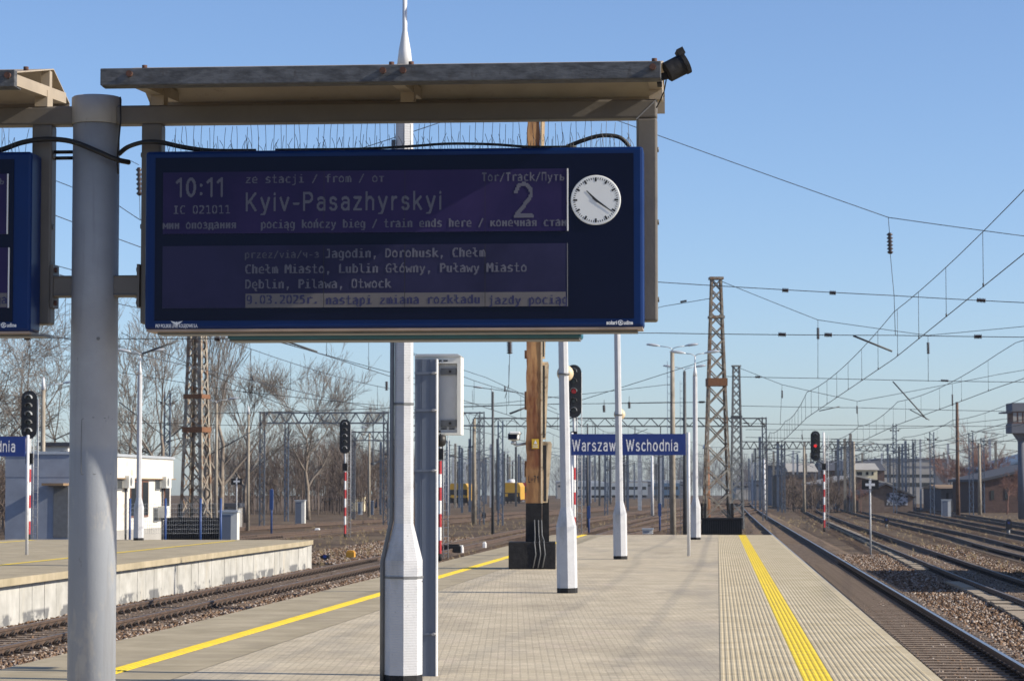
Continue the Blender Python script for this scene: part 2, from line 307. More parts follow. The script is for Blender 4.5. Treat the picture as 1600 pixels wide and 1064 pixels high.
def arc_(cx, cy, rx, ry, a0, a1, n=14):
    return [(cx + rx * math.cos(math.radians(a0 + (a1 - a0) * i / n)), cy + ry * math.sin(math.radians(a0 + (a1 - a0) * i / n))) for i in range(n + 1)]
STROKE = {
 'K': (.60, [[(0, 0), (0, 1)], [(.58, 1), (0, .36)], [(.19, .56), (.60, 0)]]),
 'y': (.52, [[(0, .72), (.27, .03)], [(.52, .72), (.23, -.14), (.15, -.25), (.02, -.26)]]),
 'i': (0, [[(0, 0), (0, .72)], [(0, .95), (0, .98)]]), 'v': (.52, [[(0, .72), (.26, 0), (.52, .72)]]), '-': (.30, [[(0, .38), (.30, .38)]]),
 'P': (.54, [[(0, 0), (0, 1), (.3, 1)] + arc_(.29, .74, .25, .26, 90, -90) + [(0, .48)]]),
 'a': (.44, [[(.03, .62)] + arc_(.22, .52, .22, .20, 140, 0) + [(.44, 0)], [(.44, .42), (.20, .42)] + arc_(.19, .21, .19, .21, 90, 270) + [(.28, 0), (.44, .14)]]),
 's': (.42, [arc_(.21, .545, .19, .175, 25, 270), arc_(.21, .185, .21, .185, 90, -155)]), 'z': (.44, [[(0, .72), (.44, .72), (0, 0), (.44, 0)]]),
 'h': (.44, [[(0, 0), (0, 1)], [(0, .46)] + arc_(.22, .46, .22, .26, 180, 0) + [(.44, 0)]]), 'r': (.27, [[(0, 0), (0, .72)], [(0, .42)] + arc_(.24, .44, .24, .27, 180, 85)]),
 'k': (.46, [[(0, 0), (0, 1)], [(.43, .72), (0, .28)], [(.16, .44), (.46, 0)]]), '1': (.25, [[(0, .80), (.25, 1), (.25, 0)]]),
 '0': (.50, [arc_(.25, .5, .25, .5, 0, 360, 28)]), ':': (0, [[(0, .10), (0, .14)], [(0, .60), (0, .64)]]),
 '2': (.54, [arc_(.27, .72, .26, .28, 172, -38) + [(0, 0), (.56, 0)]]), 'W': (.96, [[(0, 1), (.24, 0), (.48, .97), (.72, 0), (.96, 1)]]),
 'c': (.43, [arc_(.26, .36, .26, .36, 48, 312)]), 'o': (.52, [arc_(.26, .36, .26, .36, 0, 360, 24)]), 'd': (.48, [[(.48, 1), (.48, 0)], arc_(.25, .36, .24, .36, 0, 360, 24)]),
 'n': (.44, [[(0, 0), (0, .72)], [(0, .46)] + arc_(.22, .46, .22, .26, 180, 0) + [(.44, 0)]]), 'w': (.74, [[(0, .72), (.18, 0), (.37, .68), (.56, 0), (.74, .72)]]),
 'L': (.40, [[(0, 1), (0, 0), (.4, 0)]]), '7': (.46, [[(0, 1), (.46, 1), (.14, 0)]])}
def strokes(mb, text, x0, x1, zb, h, y, weight=.15, gap=.24, space=.5, cell=1 / 22, m=0):
    """even-stroke letters, capitals h tall, set from x0 to x1; filled by rows of small cells"""
    pos, x = [], 0.
    for ch in text:
        if ch == ' ': x += space; continue
        pos.append((ch, x)); x += STROKE[ch][0] + weight + gap
    tot = x - gap; sx = (x1 - x0) / tot
    for ch, px in pos:
        wd, lines = STROKE[ch]
        cols = int((wd + weight) / cell) + 2; rows = int(1.45 / cell)
        cx = (np.arange(cols) + .5) * cell - weight / 2 - cell; cy = 1.12 - (np.arange(rows) + .5) * cell
        GX, GY = np.meshgrid(cx, cy); D = np.full(GX.shape, 9.)
        for ln in lines:
            for (ax, ay), (bx, by) in zip(ln, ln[1:]):
                dx, dy = bx - ax, by - ay; L2 = dx * dx + dy * dy + 1e-9
                t = np.clip(((GX - ax) * dx + (GY - ay) * dy) / L2, 0, 1); D = np.minimum(D, np.hypot(GX - ax - t * dx, GY - ay - t * dy))
        on = D < weight / 2
        for r in range(rows):
            k = 0
            while k < cols:
                if on[r, k]:
                    k0 = k
                    while k < cols and on[r, k]: k += 1
                    a = x0 + (px + weight / 2 + cx[k0] - cell / 2) * sx; b = x0 + (px + weight / 2 + cx[k - 1] + cell / 2) * sx
                    z1 = zb + (cy[r] + cell / 2) * h; z0 = z1 - cell * h
                    mb.add([(a, y, z0), (b, y, z0), (b, y, z1), (a, y, z1)], [(0, 1, 2, 3)], m)
                else: k += 1
    return mb
# ================================================================== ground, platforms, tracks
def joint_mask(m, axis, period, width, off=0.):
    nt, n, l, b, r = nodes(m)
    tc = n.new('ShaderNodeTexCoord'); sp = n.new('ShaderNodeSeparateXYZ'); l.new(tc.outputs['Object'], sp.inputs[0])
    ad = n.new('ShaderNodeMath'); ad.operation = 'ADD'; ad.inputs[1].default_value = off + 500 * period; l.new(sp.outputs[axis], ad.inputs[0])
    mo = n.new('ShaderNodeMath'); mo.operation = 'MODULO'; mo.inputs[1].default_value = period; l.new(ad.outputs[0], mo.inputs[0])
    lt = n.new('ShaderNodeMath'); lt.operation = 'LESS_THAN'; lt.inputs[1].default_value = width; l.new(mo.outputs[0], lt.inputs[0])
    return lt.outputs[0]
def pebbles(m, scale, amount=.6, d=.03):
    """stones as real bumps and a tone for each stone"""
    nt, n, l, b, r = nodes(m)
    tc = n.new('ShaderNodeTexCoord'); v = n.new('ShaderNodeTexVoronoi'); v.inputs['Scale'].default_value = scale
    l.new(tc.outputs['Object'], v.inputs['Vector'])
    bp = n.new('ShaderNodeBump'); bp.inputs['Strength'].default_value = amount; bp.inputs['Distance'].default_value = d; bp.invert = True
    l.new(v.outputs['Distance'], bp.inputs['Height']); l.new(bp.outputs[0], b.inputs['Normal'])
    src = b.inputs['Base Color'].links[0].from_socket
    hs = n.new('ShaderNodeHueSaturation'); l.new(src, hs.inputs['Color'])
    sp = n.new('ShaderNodeSeparateColor'); l.new(v.outputs['Color'], sp.inputs[0])
    mr = n.new('ShaderNodeMapRange'); mr.inputs['To Min'].default_value = .55; mr.inputs['To Max'].default_value = 1.5
    l.new(sp.outputs[0], mr.inputs['Value']); l.new(mr.outputs[0], hs.inputs['Value']); l.new(hs.outputs[0], b.inputs['Base Color'])
def bricks(m, w, h, mortar, col, amount=.8, bump=.3, off=.5, rot=0.):
    nt, n, l, b, r = nodes(m)
    tc = n.new('ShaderNodeTexCoord'); mp = n.new('ShaderNodeMapping'); mp.inputs['Rotation'].default_value = (0, 0, rot); l.new(tc.outputs['Object'], mp.inputs[0])
    t = n.new('ShaderNodeTexBrick'); t.inputs['Scale'].default_value = 1; t.inputs['Brick Width'].default_value = w; t.inputs['Row Height'].default_value = h
    t.inputs['Mortar Size'].default_value = mortar; t.inputs['Mortar Smooth'].default_value = .2; t.offset = off; t.inputs['Bias'].default_value = 0
    t.inputs['Color1'].default_value = (.86, .86, .86, 1); t.inputs['Color2'].default_value = (1.12, 1.10, 1.07, 1); t.inputs['Mortar'].default_value = (1, 1, 1, 1)
    l.new(mp.outputs[0], t.inputs['Vector'])
    src = b.inputs['Base Color'].links[0].from_socket
    mx = n.new('ShaderNodeMix'); mx.data_type = 'RGBA'; mx.blend_type = 'MULTIPLY'; mx.inputs['Factor'].default_value = 1
    l.new(src, mx.inputs['A']); l.new(t.outputs['Color'], mx.inputs['B']); l.new(mx.outputs['Result'], b.inputs['Base Color'])
    overlay(m, t.outputs['Fac'], col, amount)
    bp = n.new('ShaderNodeBump'); bp.inputs['Strength'].default_value = bump; bp.inputs['Distance'].default_value = .01; bp.invert = True
    l.new(t.outputs['Fac'], bp.inputs['Height'])
    if b.inputs['Normal'].links: l.new(b.inputs['Normal'].links[0].from_socket, bp.inputs['Normal'])
    l.new(bp.outputs[0], b.inputs['Normal'])
dirt = mat('yard_dirt', (.055, .039, .028), .95, c2=(.14, .105, .076), spec=.1, scale=.35, detail=12, thr=(.3, .7))
overlay(dirt, noise_mask(dirt, .09, .5, .64), (.17, .13, .085), .6)
overlay(dirt, noise_mask(dirt, .5, .56, .70, off=3), (.07, .055, .045), .75)
pebbles(dirt, 9, .5, .05)
ballast_m = mat('ballast', (.046, .029, .018), .95, c2=(.13, .086, .055), spec=.15, scale=2.0, detail=10, thr=(.3, .7))
overlay(ballast_m, noise_mask(ballast_m, .6, .5, .68), (.16, .115, .08), .5)
pebbles(ballast_m, 16, .9, .05)
bed_m = mat('dusty_track_bed', (.10, .072, .05), .95, c2=(.20, .15, .11), scale=1.4, detail=11, spec=.1)
pebbles(bed_m, 22, .6, .03)
paver = mat('concrete_pavers', (.46, .40, .295), .9, spec=.12, c2=(.59, .52, .39), scale=.9, detail=9, bump=.12, bscale=90)
overlay(paver, noise_mask(paver, .55, .52, .68, (1, .35, 1)), (.31, .27, .205), .6)
overlay(paver, noise_mask(paver, 1.1, .58, .70, (1.6, .5, 1), off=5), (.56, .47, .38), .5)
overlay(paver, noise_mask(paver, 14, .67, .71), (.12, .11, .10), .6)
bricks(paver, .16, .08, .010, (.25, .21, .165), .6, .45)
overlay(paver, noise_mask(paver, .22, .52, .66, (2.2, .5, 1), off=2), (.31, .28, .235), .65)
overlay(paver, noise_mask(paver, 17, .655, .68, off=8), (.13, .12, .105), .75)
overlay(paver, times(paver, joint_mask(paver, 1, 3.0, .03, .7), noise_mask(paver, 1.5, .45, .5)), (.22, .195, .16), .6)
slab = mat('edge_slabs', (.31, .265, .18), .9, spec=.15, c2=(.42, .36, .255), scale=1.2, detail=9, bump=.12, bscale=80)
overlay(slab, noise_mask(slab, .8, .52, .7), (.27, .23, .17), .6)
overlay(slab, joint_mask(slab, 1, .5, .012), (.16, .14, .11), .6)
slab_g = mat('grooved_slabs', (.43, .365, .24), .9, spec=.15, c2=(.56, .485, .34), scale=1.4, detail=9, bump=.1, bscale=80)
overlay(slab_g, noise_mask(slab_g, 1.2, .5, .72, (.5, 1.6, 1)), (.36, .285, .17), .6)
overlay(slab_g, noise_mask(slab_g, 9, .6, .72, (1, .4, 1), off=3), (.30, .25, .17), .5)
overlay(slab_g, joint_mask(slab_g, 1, .5, .012), (.2, .17, .13), .65)
yel = mat('yellow_line_paint', (.80, .575, .012), .7, var=.08, scale=3)
overlay(yel, noise_mask(yel, 14, .54, .66), (.42, .33, .12), .65)
overlay(yel, noise_mask(yel, 3, .55, .7, off=4), (.45, .35, .10), .5)
overlay(yel, joint_mask(yel, 1, .5, .012), (.25, .18, .05), .7)
wall_c = mat('platform_wall_concrete', (.33, .325, .30), .9, c2=(.47, .465, .44), scale=1.5, bump=.1)
overlay(wall_c, noise_mask(wall_c, 1.2, .56, .72, (1, 1, .25)), (.45, .38, .26), .5)
overlay(wall_c, times(wall_c, axis_mask(wall_c, 2, -.74, -.80), noise_mask(wall_c, .6, .49, .54, (1, 1, 1.6))), (.10, .105, .115), .85)
overlay(wall_c, noise_mask(wall_c, .7, .685, .70, (1, 1, 2.5), off=9), (.12, .12, .13), .8)

def quad_sheet(name, pts, z, m, kind='structure'):
    mb = MB(); mb.add([(p[0], p[1], z) for p in pts], [tuple(range(len(pts)))]); return tag(mb.build(name, m), kind=kind)
g = MB(); nx = 24
g.add([(-690, -50, -1.06), (690, -50, -1.06), (690, 990, -1.06), (-690, 990, -1.06)], [(0, 1, 2, 3)])
tag(g.build('ground', dirt), kind='structure')
TR, TL_ = .0801, .0913                         # platform directions (drift to the right per metre forward)
RZR, RZL, RZ2 = -math.atan(TR), -math.atan(TL_), -math.atan(.086)
Y0, Y1 = -6, 102
# grooved strip along the right edge, ribs run along the platform
prof = []; x = 0.0; pitch = .0575
for i in range(36):
    x0 = .015 + i * pitch; ye = abs(x0 + pitch / 2 - .964) < .116
    mi = 1 if ye else 0
    prof += [(x0, 0, mi), (x0 + .012, .0042, mi), (x0 + .034, .0048, mi), (x0 + .046, 0, mi)]
prof += [(2.085, 0, 0), (2.165, 0, 0), (2.175, -.012, 0), (2.175, -.13, 0)]
mb = MB(); ys = [Y0] + list(range(0, 102, 6)) + [Y1]
for k in range(len(prof) - 1):
    (xa, za, ma), (xb, zb, _) = prof[k], prof[k + 1]
    mb.add([(xa, Y0, za), (xb, Y0, zb), (xb, Y1, zb), (xa, Y1, za)], [(0, 1, 2, 3)], ma)
o = tag(mb.build('platform_tactile_paving', [slab_g, yel], rz=RZR), kind='structure')
Lx = lambda y: -5.6 + TL_ * y
Rx = lambda y: 0.012 + TR * y
quad_sheet('platform_paving', [(Lx(Y0), Y0), (Rx(Y0), Y0), (Rx(Y1), Y1), (Lx(Y1), Y1)], 0, paver)
mb = MB(); mb.add([(-7.66, Y0, -.004), (-5.6, Y0, -.004), (-5.6, Y1, -.004), (-7.66, Y1, -.004)], [(0, 1, 2, 3)])
mb.add([(-7.66, Y0, -.004), (-7.66, Y1, -.004), (-7.66, Y1, -.13), (-7.66, Y0, -.13)], [(0, 1, 2, 3)])
tag(mb.build('platform_edge_slabs', slab, rz=RZL), kind='structure')
mb = MB()
for i in range(4):
    xa = -6.52 + i * .055
    mb.add([(xa, Y0, 0), (xa + .012, Y0, .006), (xa + .042, Y0, .006), (xa + .054, Y0, 0), (xa, Y1, 0), (xa + .012, Y1, .006), (xa + .042, Y1, .006), (xa + .054, Y1, 0)],
           [(0, 1, 5, 4), (1, 2, 6, 5), (2, 3, 7, 6)])
tag(mb.build('yellow_line', yel, rz=RZL), kind='structure')
mb = MB(); ins = .12
P = [(-7.66 + ins + TL_ * Y0, Y0), (2.15 - ins + TR * Y0, Y0), (2.15 - ins + TR * Y1, Y1 - .01), (-7.66 + ins + TL_ * Y1, Y1 - .01)]
mb.add([(x, y, -.02) for x, y in P] + [(x, y, -1.2) for x, y in P], [(0, 1, 2, 3), (0, 4, 5, 1), (1, 5, 6, 2), (2, 6, 7, 3), (3, 7, 4, 0)])
tag(mb.build('platform_body', wall_c), kind='structure')
# the platform across the tracks on the left
EX, FX, E1 = -14.87, -26.0, 91
mb = MB(); mb.add([(FX, Y0, 0), (EX, Y0, 0), (EX, 89, 0), (EX - .1, E1, 0), (FX, E1, 0)], [(0, 1, 2, 3, 4)])
mb.add([(EX, Y0, 0), (EX, Y0, -.16), (EX, 89, -.16), (EX, 89, 0), (EX - .1, E1, 0), (EX - .1, E1, -.16)], [(0, 1, 2, 3), (3, 2, 5, 4)])
mb.add([(EX, Y0, -.16), (EX - .3, Y0, -.16), (EX - .3, 89, -.16), (EX, 89, -.16), (EX - .4, E1, -.16), (EX - .1, E1, -.16)], [(0, 1, 2, 3), (3, 2, 4, 5)])
mb.add([(EX - .1, E1, 0), (EX - .1, E1, -.16), (FX, E1, -.16), (FX, E1, 0)], [(0, 1, 2, 3)])
tag(mb.build('platform_surface', slab, rz=RZ2), kind='structure')
for k, yx in enumerate((-17.6, -24.9)):
    mb = MB(); mb.add([(yx - .11, Y0, .004), (yx + .11, Y0, .004), (yx + .11, E1 - 1, .004), (yx - .11, E1 - 1, .004)], [(0, 1, 2, 3)])
    tag(mb.build('yellow_line', yel, rz=RZ2), kind='structure')
mb = MB(); y = 20.0
while y < 90.4:
    w = .98 if y < 64 else .93
    mb.span((EX - .42, y, -1.25), (EX - .17 + rnd.uniform(-.006, .006), y + w - .025, -.165)); y += w
mb.span((EX - .44, 20, -1.25), (EX - .20, 90.6, -.17))
mb.span((EX - 6, 90.62, -1.25), (EX - .19, 90.8, -.17))
tag(mb.build('platform_wall', wall_c, rz=RZ2), kind='structure')

# ---- railway tracks
rail_dull = mat('dull_rail_head', (.15, .125, .105), .5, .3, var=.2, scale=3)
rail_m = mat('rail_steel', (.055, .035, .026), .8, c2=(.10, .065, .045), scale=5, bump=.1)
rail_top = mat('worn_rail_head', (.42, .42, .43), .32, .85, var=.1, scale=3)
sleeper_m = mat('dirty_sleeper', (.15, .11, .078), .9, c2=(.27, .205, .15), scale=5, bump=.3, bscale=30)
clip_m = mat('rail_clip', (.02, .015, .013), .8, c2=(.045, .032, .026), scale=20)
ZR = -.82
def interp(path, y):
    for (xa, ya), (xb, yb) in zip(path, path[1:]):
        if y <= yb or (xb, yb) == path[-1]:
            t = (y - ya) / (yb - ya); return xa + (xb - xa) * t
def resample(path, step=4.):
    """(x,y) points, y growing -> smooth dense path"""
    ys_ = [path[0][1] + i * step for i in range(int((path[-1][1] - path[0][1]) / step) + 1)] + [path[-1][1]]
    Y = np.array([p[1] for p in path], float); X = np.array([p[0] for p in path], float)
    xs = np.interp(ys_, Y, X)
    for _ in range(6):
        xs[1:-1] = (xs[:-2] + 2 * xs[1:-1] + xs[2:]) / 4
    return [(float(x), float(y)) for x, y in zip(xs, ys_)]
RAILP = [(-.036, 0, 1), (.036, 0, 0), (.036, -.045, 0), (.012, -.055, 0), (.012, -.145, 0), (.072, -.158, 0), (.072, -.172, 0), (-.072, -.172, 0), (-.072, -.158, 0), (-.012, -.145, 0), (-.012, -.055, 0), (-.036, -.045, 0)]
def sweep(mb, path, prof, off, z, closed=True):
    n = len(prof); rows = []
    for i, (x, y) in enumerate(path):
        xa, ya = path[max(0, i - 1)]; xb, yb = path[min(len(path) - 1, i + 1)]
        L = math.hypot(xb - xa, yb - ya); nxv, nyv = (yb - ya) / L, -(xb - xa) / L
        rows.append([(x + nxv * (off + p[0]), y + nyv * (off + p[0]), z + p[1]) for p in prof])
    for i in range(len(rows) - 1):
        for k in range(n if closed else n - 1):
            k2 = (k + 1) % n
            mb.add([rows[i][k], rows[i][k2], rows[i + 1][k2], rows[i + 1][k]], [(0, 1, 2, 3)], prof[k][2] if len(prof[k]) > 2 else 0)
    return mb
sl = MB(); sl.span((-1.3, -.125, -.2), (1.3, .125, 0))
for s in (-1, 1):
    for d in (-1, 1):
        sl.tube([(s * .755 + d * .085, -.085, .03), (s * .755 + d * .13, -.05, .085), (s * .755 + d * .15, 0, .10), (s * .755 + d * .13, .05, .085), (s * .755 + d * .085, .085, .03)], .022, 5, 1)
        sl.box((s * .755 + d * .14, 0, .02), (.13, .15, .03), None, 1)
SLEEPER = None
NBED = 0
def track(label, pts, y_sleep=None, n_ind=0, step=4., bed=True, zr=ZR, bright=False):
    global SLEEPER, NBED
    path = resample(pts, step)
    t = thing('railway_track', label, 'track', (path[0][0], path[0][1], zr - .17), 0, 'railway tracks of the yard')
    x0, y0 = path[0]; z0 = zr - .17
    loc = [(x - x0, y - y0) for x, y in path]
    for s in (-1, 1):
        mb = MB(); sweep(mb, loc, RAILP, s * .7535, .172); mb.build('rail', [rail_m, rail_top if bright else rail_dull], t)
    if bed:
        NBED += 1; mb = MB()
        sweep(mb, path, [(-2.3, -.12), (-1.65, -.012), (1.65, -.012), (2.3, -.12)], 0, z0 - .003 * (NBED % 5), False)
        tag(mb.build('ballast_bed', bed_m if bright else ballast_m), kind='structure')
    if y_sleep:
        d = 0.; idx = 0; rest = MB()
        y = y_sleep[0]
        Yp = [p[1] for p in path]; Xp = [p[0] for p in path]
        while y < y_sleep[1]:
            x = float(np.interp(y, Yp, Xp)); dx = float(np.interp(y + 1, Yp, Xp)) - x
            if idx < n_ind:
                if SLEEPER is None:
                    SLEEPER = sl.build('sleeper', [sleeper_m, clip_m], t); c = SLEEPER
                else:
                    c = SLEEPER.copy(); COL.objects.link(c); c.parent = t
                c.location = (x - x0, y - y0, +.018); c.rotation_euler = (0, 0, -math.atan(dx))
            else:
                R = Matrix.Rotation(-math.atan(dx), 3, 'Z'); o = Vector((x - x0, y - y0, -.004))
                rest.add([R @ Vector(v) + o for v in sl.v[:8]], sl.f[:6], 0)
            idx += 1; y += .62
        if rest.v: tag(rest.build('sleeper_row', [sleeper_m, clip_m], t), kind='stuff')
    return t
bend = lambda X0, t, y, yc, k: X0 + t * y + (k * (y - yc) ** 2 if y > yc else 0)
ysamp = [20, 60, 100, 140, 180, 220, 260, 300, 350, 400, 460]
PT1 = [(bend(3.82, .0807, y, 240, .00002), y) for y in ysamp]
PTL = [(bend(-13.15, .086, y, 150, .00015), y) for y in ysamp]
PT0 = [(bend(-9.4, .0913, y, 150, .00015), y) for y in ysamp]
PTA = [(9.2, 20), (12.95, 60.9), (13.9, 73.4), (15.7, 93), (19.1, 131), (25.4, 200), (35, 300), (53, 460)]
PTC = [(14.0, 20), (17.3, 60), (20.95, 101), (22.6, 119), (25.9, 149), (28.9, 183), (36, 260), (46, 360)]
PTE = [(18.0, 40), (23.5, 90), (28.6, 139), (41.6, 261), (51, 350), (63, 460)]
PTF = [(24, 60), (30, 120), (36.5, 179), (49.5, 300), (62, 420)]
PTG = [(-25, 75), (-19.5, 110), (-14.8, 141), (-12, 160), (-8.7, 185), (-1, 240), (9, 310), (22, 400)]
PTH = [(-32, 90), (-24, 140), (-14, 200), (0, 280), (18, 380)]
PTI = [(0.5, 105), (6, 150), (13, 200), (22, 260), (32, 330)]
track('railway track with a bright worn rail head beside the right edge of the near platform', PT1, (34, 130), 100, bright=True)
track('railway track with dark rail clips below the pale wall of the left platform', PTL, (38, 140), 100)
track('railway track hidden below the left edge of the near platform until its far end', PT0, (104, 150), 60)
track('railway track second from the near platform on the right, beyond the gravel', PTA, (50, 130), 90)
track('railway track third from the near platform on the right, past the grey gravel strip', PTC, (88, 150), 60)
track('dark railway track fourth from the near platform on the right, behind the dwarf signal', PTE, (120, 160), 0)
track('farthest railway track in the yard on the right, in front of the brick hall', PTF)
track('curving railway track crossing the dirt behind the end of the left platform', PTG, (110, 180), 60)
track('farthest curving track on the left, in front of the bare woods', PTH)
track('curving track joining in the middle beyond the end of the near platform', PTI, (106, 160), 60)
# ---- loose ballast stones
stone_m = mat('ballast_stone', (.032, .019, .012), .92, c2=(.215, .135, .085), spec=.2)
nt, n, l, b, r = nodes(stone_m)
geo = n.new('ShaderNodeNewGeometry'); l.new(geo.outputs['Random Per Island'], r.inputs['Fac'])
el = r.color_ramp.elements.new(.93); el.color = (.27, .185, .125, 1); r.color_ramp.elements[2].position = 1; r.color_ramp.elements[2].color = (.42, .38, .34, 1)
r.color_ramp.elements[0].position = 0
def stones(name, regions, seed, mtl=None):
    rs = np.random.RandomState(seed); P, S = [], []
    for (fx, xa, xb, ya, yb, z, dens, size, pw) in regions:
        k = int((xb - xa) * (yb - ya) * dens)
        u = rs.rand(k) ** pw; y = ya + (yb - ya) * u; x = xa + (xb - xa) * rs.rand(k)
        P.append(np.stack([fx(y) + x, y, z + rs.rand(k) * size * .35], 1)); S.append(size * (.55 + .9 * rs.rand(k)))
    P = np.concatenate(P); S = np.concatenate(S); k = len(P)
    base = np.array([(1, 0, 0), (-1, 0, 0), (0, 1, 0), (0, -1, 0), (0, 0, 1), (0, 0, -1)], float)
    tri = np.array([(0, 2, 4), (2, 1, 4), (1, 3, 4), (3, 0, 4), (2, 0, 5), (1, 2, 5), (3, 1, 5), (0, 3, 5)])
    q = rs.randn(k, 4); q /= np.linalg.norm(q, axis=1)[:, None]; w, x, y, z = q.T
    R = np.stack([np.stack([1 - 2 * (y * y + z * z), 2 * (x * y - z * w), 2 * (x * z + y * w)], 1), np.stack([2 * (x * y + z * w), 1 - 2 * (x * x + z * z), 2 * (y * z - x * w)], 1), np.stack([2 * (x * z - y * w), 2 * (y * z + x * w), 1 - 2 * (x * x + y * y)], 1)], 1)
    sc = S[:, None, None] * .5 * (.6 + .7 * rs.rand(k, 6, 1))
    V = np.einsum('kij,knj->kni', R, base[None] * sc) + P[:, None, :]
    F = (tri[None] + (np.arange(k) * 6)[:, None, None]).reshape(-1)
    me = bpy.data.meshes.new(name); me.vertices.add(k * 6); me.vertices.foreach_set('co', V.reshape(-1))
    me.loops.add(k * 24); me.loops.foreach_set('vertex_index', F.astype(np.int32))
    me.polygons.add(k * 8); me.polygons.foreach_set('loop_start', np.arange(k * 8, dtype=np.int32) * 3); me.polygons.foreach_set('loop_total', np.full(k * 8, 3, np.int32))
    me.materials.append(mtl or stone_m); me.update(); me.validate()
    o = bpy.data.objects.new(name, me); COL.objects.link(o); return tag(o, kind='stuff')
tlx = lambda y: -13.15 + .086 * y
t1x = lambda y: 3.82 + .0807 * y
tax = lambda y: np.interp(y, [p[1] for p in PTA], [p[0] for p in PTA])
stones('ballast_stones', [
    (tlx, -1.75, -.82, 34, 92, -1.0, 150, .075, 1.3), (tlx, -.68, .68, 34, 92, -1.01, 60, .06, 1.3), (tlx, .82, 3.4, 34, 100, -1.02, 150, .08, 1.3),
    (t1x, -1.6, .66, 30, 70, -1.005, 34, .05, 1.5), (t1x, .86, 5.2, 30, 110, -1.02, 130, .08, 1.5), (t1x, 5.2, 8.0, 30, 110, -1.06, 60, .07, 1.5),
    (tax, 1.0, 8, 55, 130, -1.05, 45, .08, 1.4), (tlx, 3.4, 9, 88, 150, -1.05, 35, .09, 1.4), (tlx, -6, -1, 98, 150, -1.05, 45, .09, 1.4)], 3)
# a few tufts and lumps of dry vegetation in the yard
grass_m = mat('dry_grass', (.20, .155, .085), .9, c2=(.33, .26, .15), scale=2)
mb = MB()
for i in range(2600):
    if i % 2: y = rnd.uniform(95, 260); x = -13 + .086 * y + rnd.uniform(-14, 14) * (y / 150)
    else: y = rnd.uniform(70, 260); x = 9 + .08 * y + rnd.uniform(-2, 18) * (y / 130)
    for k in range(4):
        a = rnd.uniform(0, 6.3); h = rnd.uniform(.08, .28); d = rnd.uniform(.05, .2)
        mb.add([(x, y, -1.06), (x + .03, y + .01, -1.06), (x + d * math.cos(a), y + d * math.sin(a), -1.06 + h)], [(0, 1, 2)])
tag(mb.build('dry_grass', grass_m), kind='stuff')
# ================================================================== the information board on its post
BASE = at(147, 600, 11.75); BASE.z = 0
RB = Matrix.Rotation(RZR, 3, 'Z'); RBI = RB.transposed()
def LB(px, py, yl):
    o = RBI @ (Vector((0, 0, EYE)) - BASE); d = RBI @ ray(px, py); k = (yl - o.y) / d.y
    return o.x + d.x * k, o.z + d.z * k
HW = .047
zb1, zb0 = LB(600, 160, -HW)[1], LB(600, 189.5, -HW)[1]        # frame beam
zup = LB(235, 506, -HW)[1]                                    # lower ends of the uprights
rx0, rx1 = LB(220, 300, -HW)[0], LB(1027, 300, -HW)[0]
lx1 = LB(80, 300, -HW)[0]; lx0 = lx1 - (rx1 - rx0)
PRAD = 36.5 / FPX * 11.75
fr = thing('board_frame', 'tall round grey steel post carrying two beams with sloping canopies for the display boards', 'sign frame', BASE, RZR)
ztop = LB(150, 147, -PRAD)[1]
mb = MB(); mb.lathe([(PRAD * 1.02, 0), (PRAD * 1.02, 2.05), (PRAD, 2.6), (PRAD, ztop - .13)], 40)
mb.build('post', post_paint, fr)
def onpost(px, py):
    d = (px - 147) / 36.5; a_ = math.asin(max(-1, min(1, d))) ; z = LB(px, py, -PRAD * math.cos(a_))[1]; r_ = PRAD * (1.021 if z < 2.05 else 1.006)
    return (r_ * math.sin(a_), -r_ * math.cos(a_), z)
hatch = [(180, 655), (171, 653), (155, 652), (139, 654), (137, 656), (136.5, 690), (137, 739), (138, 741), (158, 740.5), (179, 740)]
mb = MB(); mb.tube([onpost(*p) for p in hatch], .0022, 5); mb.build('hatch_outline', panel_dk, fr)
mb = MB(); mb.tube([onpost(p, 1000) for p in (0,)] if False else [onpost(161, 529), (onpost(161, 529)[0] * 1.04, onpost(161, 529)[1] * 1.04, onpost(161, 529)[2])], .008, 10); mb.build('screw', panel_dk, fr)
mb = MB(); mb.lathe([(PRAD + .003, ztop - .128), (PRAD + .007, ztop - .124), (PRAD + .007, ztop - .006), (PRAD, ztop)], 40); mb.build('post_cap', post_paint, fr)
mb = MB(); mb.tube([(PRAD + .02, -.07, ztop - .01), (PRAD + .025, -.08, ztop - .12), (PRAD + .012, -.09, ztop - .3), (PRAD + .006, -.04, ztop - .36)], .004, 5); mb.build('wire_tie', rubber, fr)
mb = MB(); mb.span((PRAD - .01, -HW, zb0), (rx1, HW, zb1)); mb.build('beam', beam_paint, fr, bevel=.010)
mb = MB(); mb.span((lx0, -HW, zb0), (-PRAD + .01, HW, zb1)); mb.build('beam', beam_paint, fr, bevel=.010)
def upright(x):
    mb = MB(); mb.span((x, -HW + .001, zup), (x + .094, HW - .001, zb0 + .002)); u = mb.build('upright', beam_paint, fr, bevel=.010)
    for z in (zup + .10, zup + .45, zup + .78):
        for s in (0, 1): b = MB(); b.tube([(x + (.0935 if s else .0005), -.015, z), (x + (.101 if s else -.007), -.015, z)], .012, 8); b.build('bolt', panel_dk, u)
for x in (rx0, rx1 - .094, lx0, lx1 - .094): upright(x)
mb = MB(); mb.add([(rx1 - .098, -HW - .002, zb0 - .006), (rx1 - .090, -HW - .002, zb0 - .006), (rx1 + .001, -HW - .002, zb1 - .004), (rx1 - .007, -HW - .002, zb1 - .004)], [(0, 1, 2, 3)])
mb.build('mitre_weld', galv, fr)
zk1, zk0 = LB(200, 430, -HW)[1], LB(200, 463, -HW)[1]
